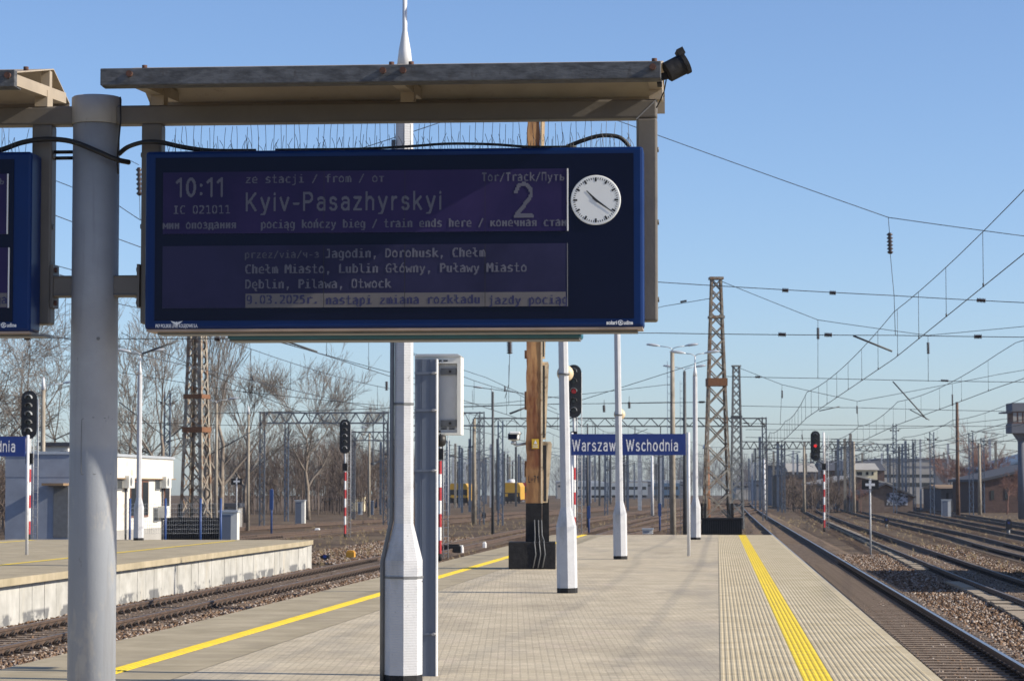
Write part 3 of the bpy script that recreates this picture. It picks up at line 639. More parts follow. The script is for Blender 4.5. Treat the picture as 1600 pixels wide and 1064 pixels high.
for xa, xb, xf in ((PRAD - .012, rx0 - .012, rx0 - .014), (-PRAD + .012, lx1 + .012, lx1 + .002)):
    mb = MB(); mb.span((min(xa, xb), -.046, zk0), (max(xa, xb), .046, zk1))
    for z in (zk0 + .006, zk1 - .006): mb.span((min(xa, xb) + .004, -.052, z - .004), (max(xa, xb) - .004, .052, z + .004))
    k = mb.build('bracket', beam_paint, fr, bevel=.004)
    mb = MB(); mb.span((xf, -.055, zk0 - .05), (xf + .012, .055, zk1 + .05))
    for z in (zk0 - .027, zk1 + .027): mb.tube([(xf - .008, -.02, z), (xf + .022, -.02, z)], .013, 6, 1)
    mb.build('flange', [beam_paint, bolt_m], k)
# canopies: front fascia, folded sheet, brackets
YF = -.56
zf1, zf0 = LB(600, 104.5, YF)[1], LB(600, 130.5, YF)[1]
def canopy(xa, xb, ribs):
    mb = MB(); t = .004
    prof = [(YF + .002, zf1), (YF + .63, zf1 + .115), (YF + .93, zf1 - .0), (YF + .93, zf1 - .085)]
    ins = [(YF + .93 - t, zf1 - .085), (YF + .93 - t, zf1 - .004), (YF + .63, zf1 + .110), (YF + .002, zf1 - .006)]
    mb.xprism(prof + ins, xa + .003, xb - .003)
    c = mb.build('canopy', cream_steel, fr)
    mb = MB(); mb.span((xa, YF - .04, zf0), (xb, YF, zf1 + .002)); mb.build('fascia', galv_dk, c, bevel=.004)
    mb = MB(); mb.span((xa, YF, zf0), (xb, YF + .06, zf0 + .005)); mb.build('lip', galv_dk, c)
    for x in ribs:
        mb = MB()
        mb.bar((x, YF + .004, zf0 + .035), (x, YF + .86, zf0 + .085), .055, .05)
        mb.span((x - .02, YF + .585, zf0 + .07), (x + .02, YF + .63, zf1 + .10))
        mb.span((x - .03, -HW, zb1 - .001), (x + .03, HW, zf0 + .07))
        mb.build('rib', cream_steel, c)
        for d in ((0,) if x in (ribs[0], ribs[-1]) else (-.038, .05)):
            b = MB(); b.tube([(x + d, YF - .058, (zf0 + zf1) / 2 + .012), (x + d, YF - .038, (zf0 + zf1) / 2 + .012)], .014, 10)
            b.build('bolt', bolt_m, c); b = MB(); b.tube([(x + d, YF + .25, zf1 + .04), (x + d, YF + .25, zf1 + .062)], .012, 8); b.build('bolt', bolt_m, c)
    return c
cx0, cx1 = LB(160, 110, YF)[0], LB(1033, 104, YF)[0]
xr = LB(206, 120, YF)[0]
canopy(cx0, cx1, (xr, (cx0 + cx1) / 2 + .06, cx1 - .035))
cl1 = LB(27, 120, YF)[0]; canopy(cl1 - (cx1 - cx0), cl1, (cl1 - 2.3, cl1 - 1.25, cl1 - .03))

# ---- display boards
YB = -.235                                   # front of the casing
def board(label, x0, x1, z0, z1, yb0, yb1, case=blue_case):
    """yb0 the face people read, yb1 the back"""
    t = thing('display_board', label, 'display board', BASE, RZR, 'departure boards')
    mb = MB(); mb.span((x0, yb0, z0), (x1, yb1, z1)); mb.build('casing', case, t, bevel=.014)
    return t
bx0, bz1 = LB(227.5, 237, YB); _, bz0 = LB(229, 515, YB); bx1, _ = LB(1005.5, 400, YB)
bd = board('wide blue display board with a round clock, showing a train from Kyiv on track 2', bx0, bx1, bz0, bz1, YB, -.056)
Q = lambda px, py, d=.006: LB(px, py, YB - d)
px0, pz1 = Q(243, 247); px1, _ = Q(990, 300); _, pz0 = Q(243, 501)
mb = MB(); mb.span((px0, YB - .004, pz0), (px1, YB + .01, pz1)); mb.build('glass_panel', glass_panel, bd)
def rect(mb, xa, za, xb, zb, y, m=0): return mb.add([(xa, y, za), (xb, y, za), (xb, y, zb), (xa, y, zb)], [(0, 1, 2, 3)], m)
sx0, _ = Q(255, 300); sx1, _ = Q(886, 300)
z_ul, z_ub = Q(255, 270)[1], Q(255, 366)[1]
z_ll, z_lb = Q(255, 385)[1], Q(255, 482)[1]
up = MB(); up.span((sx0, YB - .009, z_ub), (sx1, YB - .003, z_ul)); up = up.build('upper_screen', screen_up, bd)
lo = MB(); lo.span((sx0, YB - .009, z_lb), (sx1, YB - .003, z_ll)); lo = lo.build('lower_screen', screen_lo, bd)
mb = MB(); mb.span((sx1, YB - .012, z_ub), (sx1 + .006, YB - .004, z_ul)); mb.build('edge_glint', glint_w, up)  # strip painted as the sun glint along the screen edge
mb = MB(); mb.span((sx1, YB - .010, z_lb), (sx1 + .003, YB - .004, z_ll)); mb.build('edge_glint', panel_dk, lo)
YT = YB - .0105
PX = (bx1 - bx0) / 777.0                     # one photo pixel on the board
def dl(par, text, px, base, adv, capx, bold=0, m=lcd_txt, name='text_line', clip=False):
    x, z = LB(px, base, YT); c = 0
    for word in text.split(' '):
        if word:
            mb = MB(); dots(mb, word, x + c * adv * PX, z, adv * PX / 8, capx * PX / 10, YT, bold, 0, sx0 if clip else -9e9, sx1 if clip else 9e9)
            if mb.v: mb.build('word', m, par)
        c += len(word) + 1
def ol(par, text, pxa, pxb, base, capx, m=lcd_txt, w=0., sp=1., name='text_line'):
    xa, z = LB(pxa, base, YT); mb = MB(); strokes(mb, text, xa, xa + (pxb - pxa) * PX, z, capx * PX, YT, w, sp); return mb.build('word', m, par)
ol(up, '10:11', 274.5, 349, 306.5, 26.5, w=.17, sp=.26)
dl(up, 'IC 021011', 270, 334.5, 10.15, 13)
dl(up, 'мин опоздания', 254, 358, 8.95, 13, 1, clip=True)
dl(up, 'ze stacji / from / от', 382.5, 286.5, 10.45, 13)
ol(up, 'Kyiv-Pasazhyrskyi', 384, 690, 329, 26, w=.155, sp=.25)
dl(up, 'pociąg kończy bieg / train ends here / конечная стан', 406.5, 357, 9.17, 13, 1, clip=True)
dl(up, 'Tor/Track/Путь', 752, 283.5, 9.25, 13.5)
ol(up, '2', 803, 833, 337.5, 49, w=.125, sp=.2)
dl(lo, 'przez/via/ч-з', 381.5, 403.5, 9.1, 11.5, 0, lcd_dim)
dl(lo, 'Jagodin, Dorohusk, Chełm', 507, 403, 10.42, 14, 1)
dl(lo, 'Chełm Miasto, Lublin Główny, Puławy Miasto', 382, 427.5, 10.47, 14, 1)
dl(lo, 'Dęblin, Pilawa, Otwock', 382, 451, 10.4, 14, 1)
ba, bz_t = LB(383.5, 459, YT); bb, bz_b = LB(884, 480, YT); bz_b = LB(383.5, 481, YT)[1]
mb = MB(); rect(mb, ba, bz_b, sx1 - .006, bz_t, YT + .0008); mb.build('inverse_band', lcd_band, lo)
dl(lo, '9.03.2025r.', 384, 475, 10.4, 13.5, 1, lcd_dark, clip=True)
dl(lo, 'nastąpi zmiana rozkładu', 508, 475.5, 10.48, 13.5, 1, lcd_dark)
dl(lo, 'jazdy pociąg', 762, 475.5, 10.35, 13.5, 1, lcd_dark, clip=True)
mb = MB()
for p in (506, 632.5, 758):
    x = Q(p, 430)[0]; rect(mb, x - .0012, z_lb, x + .0012, z_ll, YT - .0006)
mb.build('module_seam', seam_m, lo)
mb = MB()
for p in (506, 632.5, 758):
    x = Q(p, 430)[0]; rect(mb, x - .0008, z_ub, x + .0008, z_ul, YT - .0006)
mb.build('module_seam', seam_m, up)
# clock
ccx, ccz = Q(931, 313); cr = 38.5 * PX
ck = MB(); RX = Matrix.Rotation(math.pi / 2, 3, 'X')
ck.lathe([(cr, 0), (cr, .006), (cr - .004, .008)], 56, (ccx, YB - .004, ccz), 0, False, 0, RX); ck = ck.build('clock', clock_w, bd)
mb = MB()
for i in range(60):
    a = i * math.pi / 30; big = i % 5 == 0
    r1, r0, w = cr * .90, cr * (.74 if big else .82), (.0042 if big else .0017)
    d = Vector((math.sin(a), 0, math.cos(a))); s = Vector((math.cos(a), 0, -math.sin(a))); c = Vector((ccx, YB - .0128, ccz))
    mb.add([c + d * r0 - s * w, c + d * r0 + s * w, c + d * r1 + s * w, c + d * r1 - s * w], [(0, 3, 2, 1)])
mb.build('minute_marks', black_p, ck)
def hand(name, px, py, back, w0, w1, y):
    x, z = Q(px, py); d = Vector((x - ccx, 0, z - ccz)); L = d.length; d /= L; s = Vector((d.z, 0, -d.x)); c = Vector((ccx, y, ccz)); mb = MB()
    p = [c - d * back - s * w0, c - d * back + s * w0, c + s * w0 * 1.3, c + d * L + s * w1, c + d * L - s * w1, c - s * w0 * 1.3]
    mb.add(p + [v + Vector((0, .0005, 0)) for v in p], [(0, 1, 2, 3, 4, 5), (11, 10, 9, 8, 7, 6)] + [(i, i + 6, (i + 1) % 6 + 6, (i + 1) % 6) for i in range(6)]); mb.build(name, black_p, ck)
hand('hour_hand', 916.5, 298.5, .012, .004, .002, YB - .0134)
hand('minute_hand', 956.5, 331, .016, .004, .0016, YB - .0142)
# makers' marks and railway emblem on the lower border
YM = YB - .0012
def om(par, text, pxa, pxb, base, capx, w=.02):
    xa, z = LB(pxa, base, YM); xb, _ = LB(pxb, base, YM); mb = MB(); letters(mb, text, xa, xb, z, capx * PX, YM, 0, 1, w); return mb.build('lettering', white_p, par)
om(bd, 'PKP POLSKIE LINIE KOLEJOWE S.A.', 243, 309, 512, 5.2)
def emblem(par, px, py):
    x, z = LB(px, py, YM); mb = MB(); k = PX
    mb.add([(x + a * k, YM, z + b * k) for a, b in ((-2, -3.5), (0, -4.5), (2, -3.5), (2.3, 0), (0, 2.2), (-2.3, 0))], [(0, 1, 2, 3, 4, 5)])
    for s in (-1, 1):
        for j in range(3):
            p = [(x + s * a * k, YM - .0003 * j, z + b * k) for a, b in ((2, 1.2 - j * 1.5), (9.4 - j * 1.9, 3 - j * 1.8), (8 - j * 1.9, 1.2 - j * 1.6), (2, -.2 - j * 1.2))]
            mb.add(p, [(0, 1, 2, 3)] if s < 0 else [(3, 2, 1, 0)])
    return mb.build('winged_emblem', white_p, par)
emblem(bd, 276, 504.5)
def maker(par, pxa, pxm, pxb, base):
    om(par, 'solari', pxa, pxm - 5.5, base, 6.0, .03); om(par, 'udine', pxm + 5, pxb, base, 6.0, .03)
    x, z = LB(pxm, base - 3, YM); mb = MB(); k = PX
    for r0, r1, a0, a1 in ((2.6, 4.2, .3, 3.4), (2.6, 4.2, 3.6, 6.1), (0.2, 1.6, 0, 6.28)):
        n_ = 10; vs = []
        for i in range(n_ + 1):
            a = a0 + (a1 - a0) * i / n_
            vs += [(x + r0 * k * math.cos(a), YM, z + r0 * k * math.sin(a)), (x + r1 * k * math.cos(a), YM, z + r1 * k * math.sin(a))]
        mb.add(vs, [(2 * i, 2 * i + 2, 2 * i + 3, 2 * i + 1) for i in range(n_)])
    return mb.build('maker_emblem', white_p, par)
maker(bd, 947.5, 969.5, 989, 507)
mb = MB(); mb.span((bx0 + .01, YB + .003, bz0 - .009), (bx1 - .005, -.06, bz0 + .001)); mb.build('bottom_trim', trim_m, bd)
mb = MB(); mb.span((bx0 + .05, YB + .05, bz0 - .020), (bx1 - .03, -.062, bz0 - .009)); mb.build('bottom_plate', panel_dk, bd)
mb = MB(); ci = 0
x = bx0 + .08
while x < bx1 - .03:
    y = rnd.uniform(-.2, -.08)
    k = rnd.random(); ci += 1; h = rnd.uniform(.122, .132) if ci % 3 == 0 else rnd.uniform(.03, .085)
    lean = rnd.uniform(-.008, .008) if h > .1 else rnd.uniform(-.025, .025)
    mb.tube([(x, y, bz1 - .004), (x + lean * .4, y, bz1 + h * .6), (x + lean, y + rnd.uniform(-.02, .02), bz1 + h)], .0011, 4, 0, False)
    x += rnd.uniform(.009, .013)
mb.build('bird_spikes', spike_m, bd)
# the left neighbour, cut by the picture edge
l_x1 = LB(49, 300, YB)[0]; l_x0 = l_x1 - (bx1 - bx0)
lb = board('second blue display board left of the round post, cut off by the picture edge', l_x0, l_x1, LB(40, 518, YB)[1], LB(40, 237, YB)[1], YB, -.056)
lz0, lz1 = LB(40, 518, YB)[1], LB(40, 237, YB)[1]
mb = MB(); mb.span((l_x0 + .05, YB - .004, lz0 + .045), (LB(22, 300, YB)[0], YB + .01, lz1 - .035)); mb.build('glass_panel', glass_panel, lb)
for nm, ya, yb_, ch, cy, m1 in (('upper_screen', 272, 366, 'ь', 289.5, lcd_txt), ('lower_screen', 387, 481, 'a', 475, lcd_dark)):
    sxr = LB(12.0 if ya < 300 else 15, 300, YB)[0]
    s = MB(); s.span((sxr - 1.82, YB - .009, Q(10, yb_)[1]), (sxr, YB - .003, Q(10, ya)[1])); s = s.build(nm, screen_up, lb)
    mb = MB(); mb.span((sxr, YB - .012, Q(10, yb_)[1]), (sxr + .005, YB - .004, Q(10, ya)[1])); mb.build('edge_glint', glint_w, s)  # same painted sun glint on the left board
    if ch == 'a':
        mb = MB(); rect(mb, sxr - 1.45, Q(10, 480)[1], sxr - .004, Q(10, 458)[1], YT + .0008); mb.build('inverse_band', lcd_band, s)
        dl(s, 'pociąga', 12.5 - 6 * 10.4 - 10, cy, 10.4, 13.5, 1, lcd_dark)
    else: dl(s, 'Tor/Track/Путь', 10.5 - 14 * 9.25, cy, 9.25, 13.5)
maker(lb, -16, 5.5, 25.5, 511)
mb = MB(); mb.span((l_x0 + .01, YB + .003, lz0 - .009), (l_x1 - .005, -.06, lz0 + .001)); mb.build('bottom_trim', trim_m, lb)
mb = MB(); mb.span((l_x0 + .05, YB + .05, lz0 - .020), (l_x1 + .05, -.062, lz0 - .009)); mb.build('bottom_plate', panel_dk, lb)
mb = MB(); x = l_x1 - .5
while x < l_x1 - .05:
    y = rnd.uniform(-.2, -.08); h = .12 if rnd.random() < .42 else rnd.uniform(.04, .085); lean = rnd.uniform(-.02, .02)
    mb.tube([(x, y, lz1 - .004), (x + lean * .4, y, lz1 + h * .6), (x + lean, y, lz1 + h)], .0012, 4, 0, False); x += rnd.uniform(.009, .019)
mb.build('bird_spikes', spike_m, lb)
# boards facing the other way, seen from below only
rz0 = LB(700, 529, .06)[1]; ra, rb_ = LB(355, 526, .06)[0], LB(908, 526, .06)[0]
t = board('narrower teal board fixed back to back behind the wide blue one', ra, rb_, rz0, bz1 - .07, .27, .056, teal_m)
mb = MB(); mb.span((ra + .01, .07, rz0 - .006), (rb_ - .01, .25, rz0 + .004)); mb.build('bottom_trim', panel_dk, t)
mb = MB(); mb.span((ra + .06, .268, rz0 + .07), (rb_ - .06, .276, bz1 - .13)); mb.build('glass_panel', glass_panel, t)
# ---- cables and the lamp on the frame
def cable(label, pts, r, name='cable', ym=-.12):
    P = [Vector((*[LB(px, py, y)[0:1][0]], y, LB(px, py, y)[1])) for px, py, y in pts]
    P = [Vector((LB(px, py, y)[0], y, LB(px, py, y)[1])) for px, py, y in pts]
    S = []
    for i in range(len(P) - 1):
        p0, p1, p2, p3 = P[max(i - 1, 0)], P[i], P[i + 1], P[min(i + 2, len(P) - 1)]
        for k in range(5):
            u = k / 5; S.append(.5 * ((2 * p1) + (p2 - p0) * u + (2 * p0 - 5 * p1 + 4 * p2 - p3) * u * u + (3 * p1 - p0 - 3 * p2 + p3) * u ** 3))
    S.append(P[-1]); mb = MB(); mb.tube(S, r, 8)
    o = mb.build(name, rubber, None, BASE, RZR); return tag(o, label, 'cable')
cable('thick black hose arching from the left board and tied across the round post', [(-45, 243, -.14), (0, 235, -.13), (35, 223, -.12), (70, 218, -.11), (110, 221, -.12), (150, 236, -.145), (180, 249, -.12), (202, 254, -.06)], .012, 'black_hose')
cable('black hose looping from the round post over to the top of the wide blue board', [(186, 241, -.05), (200, 230, -.09), (225, 222.5, -.11), (252, 223, -.12), (285, 230, -.13), (330, 236, -.14), (400, 236.5, -.14)], .011, 'black_hose')
cable('thin black cable lying along the top of the wide blue board', [(430, 234.5, -.15), (560, 233, -.15), (640, 229, -.15), (700, 225, -.15), (770, 226, -.15), (830, 230, -.15), (900, 229.5, -.15)], .006, 'black_cable')
cable('black cable humped over the right end of the wide blue board', [(885, 230, -.14), (905, 222, -.14), (930, 214, -.14), (950, 212, -.14), (970, 216, -.13), (984, 230, -.12)], .0095, 'black_cable')
mb = MB()
for dz in (0, -.028): mb.tube([(lx1, .0, LB(100, 238, 0)[1] + dz), (-PRAD, .03, LB(100, 238, 0)[1] + dz + .004)], .009, 6)
tag(mb.build('strap', rubber, None, BASE, RZR), 'pair of black straps between the left frame upright and the round post', 'strap')
fx, fz = LB(1057, 106, -.45)
fl = thing('floodlight', 'small black cylindrical lamp tilted up on the right canopy corner', 'lamp', BASE + RB @ Vector((fx, -.45, fz)), RZR)
Rf = Matrix.Rotation(math.radians(62), 3, 'Y') @ Matrix.Rotation(math.radians(-8), 3, 'X')
mb = MB(); mb.lathe([(.036, -.052), (.046, -.045), (.046, .03), (.050, .032), (.050, .05), (.044, .052)], 20, (0, 0, 0), 0, False, 0, Rf); mb.build('housing', base_dark, fl)
mb = MB()
for i in range(6):
    mb.box(Rf @ Vector((-.05, (i - 2.5) * .014, .045)), (.03, .004, .03), Rf)
mb.build('cooling_fin', base_dark, fl)
mb = MB(); mb.bar((-.02, 0, -.03), (-.085, .0, -.045), .022, .03); mb.box((-.075, .03, -.055), (.02, .10, .035)); mb.build('mounting_bracket', base_dark, fl)
mb = MB(); mb.tube([(-.045, .02, -.05), (-.055, .03, -.10), (-.075, .06, -.14), (-.09, .1, -.16)], .003, 5); mb.build('lead', rubber, fl)

# ================================================================== lamp posts
def arm_pts(s, z, L, rise): return [(0, 0, z), (s * .05, 0, z + rise * .55), (s * L * .45, 0, z + rise * .85), (s * L, 0, z + rise)]
def lamp_head(par, s, L, z, k=1.0):
    mb = MB(); R = Matrix.Rotation(-s * math.radians(7), 3, 'Y')
    pr = [(.012, -.30), (.07, -.24), (.10, -.08), (.09, .12), (.05, .24), (.02, .3)]
    vs = []
    for w, x in pr:
        for a in range(8):
            t_ = 2 * math.pi * a / 8; zz = math.sin(t_) * (w * .75 if math.sin(t_) > 0 else w * .35)
            vs.append(R @ Vector((-s * x * k, math.cos(t_) * w * k, zz * k)) + Vector((s * (L + .26 * k), 0, z + .03)))
    n_ = len(pr); mb.add(vs, [(i * 8 + a, i * 8 + (a + 1) % 8, (i + 1) * 8 + (a + 1) % 8, (i + 1) * 8 + a) for i in range(n_ - 1) for a in range(8)] + [tuple(range(8)), tuple(range((n_ - 1) * 8, n_ * 8))], 0, True)
    return mb.build('lamp_head', lamp_m, par)
def lamp_post(loc, label, turn=RZR, group='octagonal concrete lamp posts'):
    t = thing('lamp_post', label, 'lamp post', loc, turn, group)
    mb = MB(); r8 = math.radians(7.5)
    mb.lathe([(.182, .07), (.182, 1.17), (.094, 1.52), (.082, 5.88)], 8, (0, 0, 0), 0, False, r8); mb.build('shaft', concrete_w, t)
    mb = MB(); mb.lathe([(.184, 0), (.1835, .09)], 8, (0, 0, 0), 0, False, r8); mb.build('painted_foot', base_dark, t)
    mb = MB(); mb.lathe([(.080, 5.88), (.06, 6.06), (.028, 6.24), (.024, 6.26), (.022, 6.62)], 12); mb.build('cap', pole_w, t)
    for s in (-1, 1):
        mb = MB(); mb.tube(arm_pts(s, 6.58, .36, .12), .019, 6); a_ = mb.build('arm', lamp_m, t); lamp_head(a_, s, .36, 6.70)
    return t
g1 = ground(630, 1068); L1 = lamp_post(g1, 'nearest whitewashed octagonal lamp post, standing left of the grey steel column')
mb = MB(); mb.tube([(-.20, -.03, 0), (-.20, -.03, 1.16), (-.115, -.02, 1.55), (-.105, -.02, 5.2)], .021, 8); mb.build('cable_pipe', panel_dk, L1)
mb = MB()
for z in (1.0, 2.65, 4.0):
    mb = MB(); mb.lathe([((.190 if z < 1.2 else .098), z), ((.190 if z < 1.2 else .098), z + .022)], 8, (0, 0, 0), 0, False, math.radians(7.5)); mb.build('strap', panel_dk, L1)
L2 = dup(L1, ground(886.5, 926), None, 'second lamp post from the camera, with a beige speaker, beside the black plinth')
L3 = dup(L1, ground(969.5, 873.5), None, 'lamp post standing in front of the station name sign, dividing its words')
L4 = dup(L1, ground(1087, 843), None, 'lamp post at the far end of the near platform, right of the name sign')
for L in (L2, L3, L4):
    for ch in list(L.children):
        if ch.name.startswith(('cable_pipe', 'strap')): bpy.data.objects.remove(ch)
pL5 = ground(216.5, 844)
L5 = dup(L4, pL5, None, 'lamp post on the left platform in front of the low white building')
def loudspeaker(loc, label):
    t = thing('loudspeaker', label, 'loudspeaker', loc, RZR, 'beige loudspeakers on lamp posts')
    mb = MB(); mb.lathe([(.02, -.13), (.10, -.11), (.148, -.04), (.15, .03), (.13, .09), (.06, .12)], 20, (.02, .13, 0), 0, True, 0, Matrix.Rotation(math.pi / 2, 3, 'X')); mb.build('housing', beige_m, t)
    mb = MB(); mb.lathe([(.108, -.03), (.108, .0)], 16); mb.build('clamp_band', panel_dk, t)
L2.rotation_euler[1] = math.radians(-.9); L3.rotation_euler[1] = math.radians(-.7)
p = L2.location; loudspeaker((p.x - .06, p.y, at(886, 583, p.y).z), 'beige round loudspeaker strapped to the second lamp post, in front of the signal')
p = L3.location; loudspeaker((p.x - .04, p.y, at(968, 647, p.y).z), 'beige round loudspeaker on the lamp post above the name sign')

# ================================================================== grey column, white cabinet
yd = ground(664, 1056)
cdt = thing('steel_column', 'flat grey folded steel column with clamp bands beside the nearest lamp post', 'column', yd, RZR)
zt = at(665, 561, yd.y).z; w = .105
mb = MB()
mb.prism([(-w, 0), (w, 0), (w, zt), (-w, zt)], .0, .006); mb.span((-w, 0.006, 0), (-w + .006, .13, zt)); mb.span((w - .006, .006, 0), (w, .13, zt)); mb.span((-w + .012, .13, 0), (w - .012, .136, zt))
for x in (-w * .45, -w * .3, w * .45): mb.span((x - .003, -.004, 0), (x + .003, .001, zt))
mb.build('channel', cab_grey, cdt)
mb = MB(); mb.span((w, -.012, 0), (w + .012, .10, zt)); mb.build('sunlit_flange', white_paint, cdt)  # white colour stands for sun on the grey column's right flange
for py in (583, 641, 735, 990):
    z = at(660, py, yd.y).z; mb = MB(); mb.span((-w - .004, -.012, z - .012), (w + .003, -.005, z + .012)); c = mb.build('clamp_band', cab_grey, cdt)
    mb = MB(); mb.tube([(w - .02, -.045, z), (w - .02, -.008, z)], .016, 8); mb.tube([(w - .05, -.02, z), (w + .01, -.02, z)], .009, 6); mb.build('clamp_bolt', galv, c)
yc = yd.y + .22
cab = thing('equipment_cabinet', 'open white equipment cabinet with dark vents hung high behind the grey column', 'cabinet', (at(684, 600, yc).x, yc, at(684, 679, yc).z), RZR)
cw, chh, cdp = 72 / FPX * yc / 2, at(684, 557, yc).z - at(684, 679, yc).z, .30
mb = MB(); mb.span((-cw, 0, 0), (-cw + .018, cdp, chh)); mb.span((cw - .035, 0, 0), (cw, cdp, chh)); mb.span((-cw + .018, cdp - .01, .0), (cw - .035, cdp, chh)); mb.span((-cw + .018, 0, 0), (cw - .035, cdp - .01, .02)); mb.span((-cw + .018, 0, chh - .07), (cw - .035, cdp - .01, chh))
mb.build('housing', offwhite, cab)
mb = MB(); mb.prism([(-cw - .004, chh), (cw + .006, chh), (cw - .03, chh + .025), (-cw + .02, chh + .025)], -.012, cdp + .01); mb.build('lid', cab_in, cab)
mb = MB()
for i in range(5): mb.span((-cw + .04 + i * .062, -.003, chh - .05), (-cw + .085 + i * .062, .004, chh - .036))
for i in range(2):
    for j in range(2): mb.span((cw - .20 + i * .078, .045, .055 + j * .022), (cw - .145 + i * .078, .052, .067 + j * .022))
mb.build('vent_slot', black_p, cab)
mb = MB(); mb.span((-cw + .02, .052, .022), (cw - .037, .062, chh - .072)); mb.build('back_panel', cab_in, cab)
for z in (chh - .15, .115):
    mb = MB(); mb.span((cw - .205, .03, z - .033), (cw - .045, .051, z + .033)); c = mb.build('terminal_plate', panel_dk, cab)
    mb = MB(); mb.tube([(cw - .11, .018, z), (cw - .11, .03, z)], .014, 10); mb.build('key_hole', black_p, c)
p = at(689, 687, yc)
ds = thing('dome_camera', 'small black camera hanging under the white cabinet beside the grey column', 'camera', p, RZR)
mb = MB(); mb.lathe([(.02, -.07), (.045, -.05), (.055, -.01), (.05, .04), (.02, .05)], 16); mb.build('housing', black_p, ds)
mb = MB(); mb.tube([(0, 0, .04), (-.02, .02, .09)], .012, 6); mb.build('stem', black_p, ds)

# ================================================================== rusted boxed mast with plinth
c1 = ground(832, 889); c1.y += .55
ms = thing('boxed_mast', 'tall rusty brown boxed mast with wedge covers standing on a black plinth', 'mast', c1, RZR + .07)
brown = mat('rusty_brown_board', (.15, .045, .017), .85, c2=(.46, .25, .105), scale=1.1, stretch=(4, 4, .6), thr=(.42, .60), bump=.15, bscale=30, detail=9)
overlay(brown, noise_mask(brown, 1.3, .56, .72, (2, 2, .6), off=4), (.34, .19, .09), .55)
tan_sunlit = mat('tan_painted_sunlit', (.66, .52, .34), .8, var=.2, scale=4, stretch=(1, 1, .4))  # tan lightened towards cream to imitate sun on the right edges
overlay(tan_sunlit, noise_mask(tan_sunlit, 7, .58, .68), (.14, .07, .04), .8)
zc = lambda py: at(838, py, c1.y).z
H1 = zc(152); zdk = zc(786); zpl = zc(846)
pxm = lambda px: (at(px, 700, c1.y).x - c1.x)
mb = MB(); mb.span((pxm(795), -.55, 0), (pxm(868), .55, zpl)); mb.build('plinth', base_dark, ms, bevel=.02)
def tapered(mb, xa, xb, ya, yb, z0, z1, k, m=0):
    """box that narrows by k towards the top"""
    cxm, cym = (xa + xb) / 2, (ya + yb) / 2
    lo = [(xa, ya, z0), (xb, ya, z0), (xb, yb, z0), (xa, yb, z0)]
    hi = [(cxm + (x - cxm) * k, cym + (y - cym) * k, z1) for x, y, z in lo]
    return mb.add(lo + hi, [(0, 3, 2, 1), (4, 5, 6, 7), (0, 1, 5, 4), (1, 2, 6, 5), (2, 3, 7, 6), (3, 0, 4, 7)], m)
fxa, fxb = pxm(822), pxm(846)
mb = MB(); n_ = 60; cxm = (fxa + fxb) / 2; ring = []
for i in range(n_ + 1):
    u = i / n_; k_ = 1 - .20 * u; z = zdk + (H1 - zdk) * u; j1, j2 = rnd.uniform(-.012, .012), rnd.uniform(-.010, .010); hw = (fxb - fxa) / 2 * k_
    ring += [(cxm - hw + j1, -.222 * k_ + rnd.uniform(-.006, .006), z), (cxm + hw + j2, -.222 * k_ + rnd.uniform(-.006, .006), z), (cxm + hw + j2, .22 * k_, z), (cxm - hw + j1, .22 * k_, z)]
mb.add(ring, [(4 * i + a_, 4 * i + (a_ + 1) % 4, 4 * i + 4 + (a_ + 1) % 4, 4 * i + 4 + a_) for i in range(n_) for a_ in range(4)] + [(4 * n_, 4 * n_ + 1, 4 * n_ + 2, 4 * n_ + 3)])
overlay(brown, axis_mask(brown, 2, zc(728), zc(735)), (.27, .155, .065), .5)
overlay(brown, times(brown, axis_mask(brown, 2, zc(640), zc(648)), axis_mask(brown, 2, zc(734), zc(726))), (.17, .06, .025), .6)
overlay(brown, times(brown, axis_mask(brown, 2, zc(625), zc(610)), noise_mask(brown, 1.5, .5, .6, (2, 2, .5), off=6)), (.38, .21, .10), .6)
mb.build('boarding', brown, ms)
mb = MB(); tapered(mb, fxa - .01, fxb + .01, -.23, .23, zpl - .02, zdk + .004, .97); mb.build('black_foot', base_dark, ms)
mb = MB(); tapered(mb, fxb + .012, pxm(858), -.16, .2, zpl - .02, zdk + .1, .9); mb.build('black_foot', base_dark, ms)
mb = MB(); tapered(mb, fxb - .015, fxb + .03, -.235, .10, zdk, H1, .80)
mb.build('sunlit_edge_board', tan_sunlit, ms)  # pale strip with the sun on the mast's right corner painted in
for pa, pb, wx in ((785, 690, 15), (735, 690, 9), (686, 566, 11), (560, 440, 10), (430, 300, 9), (290, 175, 8)):
    z0, z1 = zc(pa), zc(pb); xb = fxb + .02 - (z0 - zdk) * .006; ww = wx / FPX * c1.y
    mb = MB(); mb.add([(xb, -.17, z0), (xb + ww * .55, -.17, z0), (xb + ww, -.17, z1 - .05), (xb + ww * .8, -.17, z1), (xb, -.17, z1), (xb, .17, z0), (xb + ww * .55, .17, z0), (xb + ww, .17, z1 - .05), (xb + ww * .8, .17, z1), (xb, .17, z1)],
                   [(0, 1, 2, 3, 4), (9, 8, 7, 6, 5)] + [(i, i + 5, (i + 1) % 5 + 5, (i + 1) % 5) for i in range(5)])
    mb.span((xb + .01, -.178, z1 - .04), (xb + ww * .9, -.171, z1)); mb.span((xb + ww * .1, -.178, z0 + .03), (xb + ww * .42, -.171, z1 - .08), 1); mb.build('wedge_cover', [tan_sunlit, black_p], ms)
for pa, pb in ((612, 640), (720, 745), (548, 560)):
    mb = MB(); mb.span((fxa - .035, -.2, zc(pb)), (fxa + .02, .15, zc(pa))); mb.build('side_bracket', rust, ms)
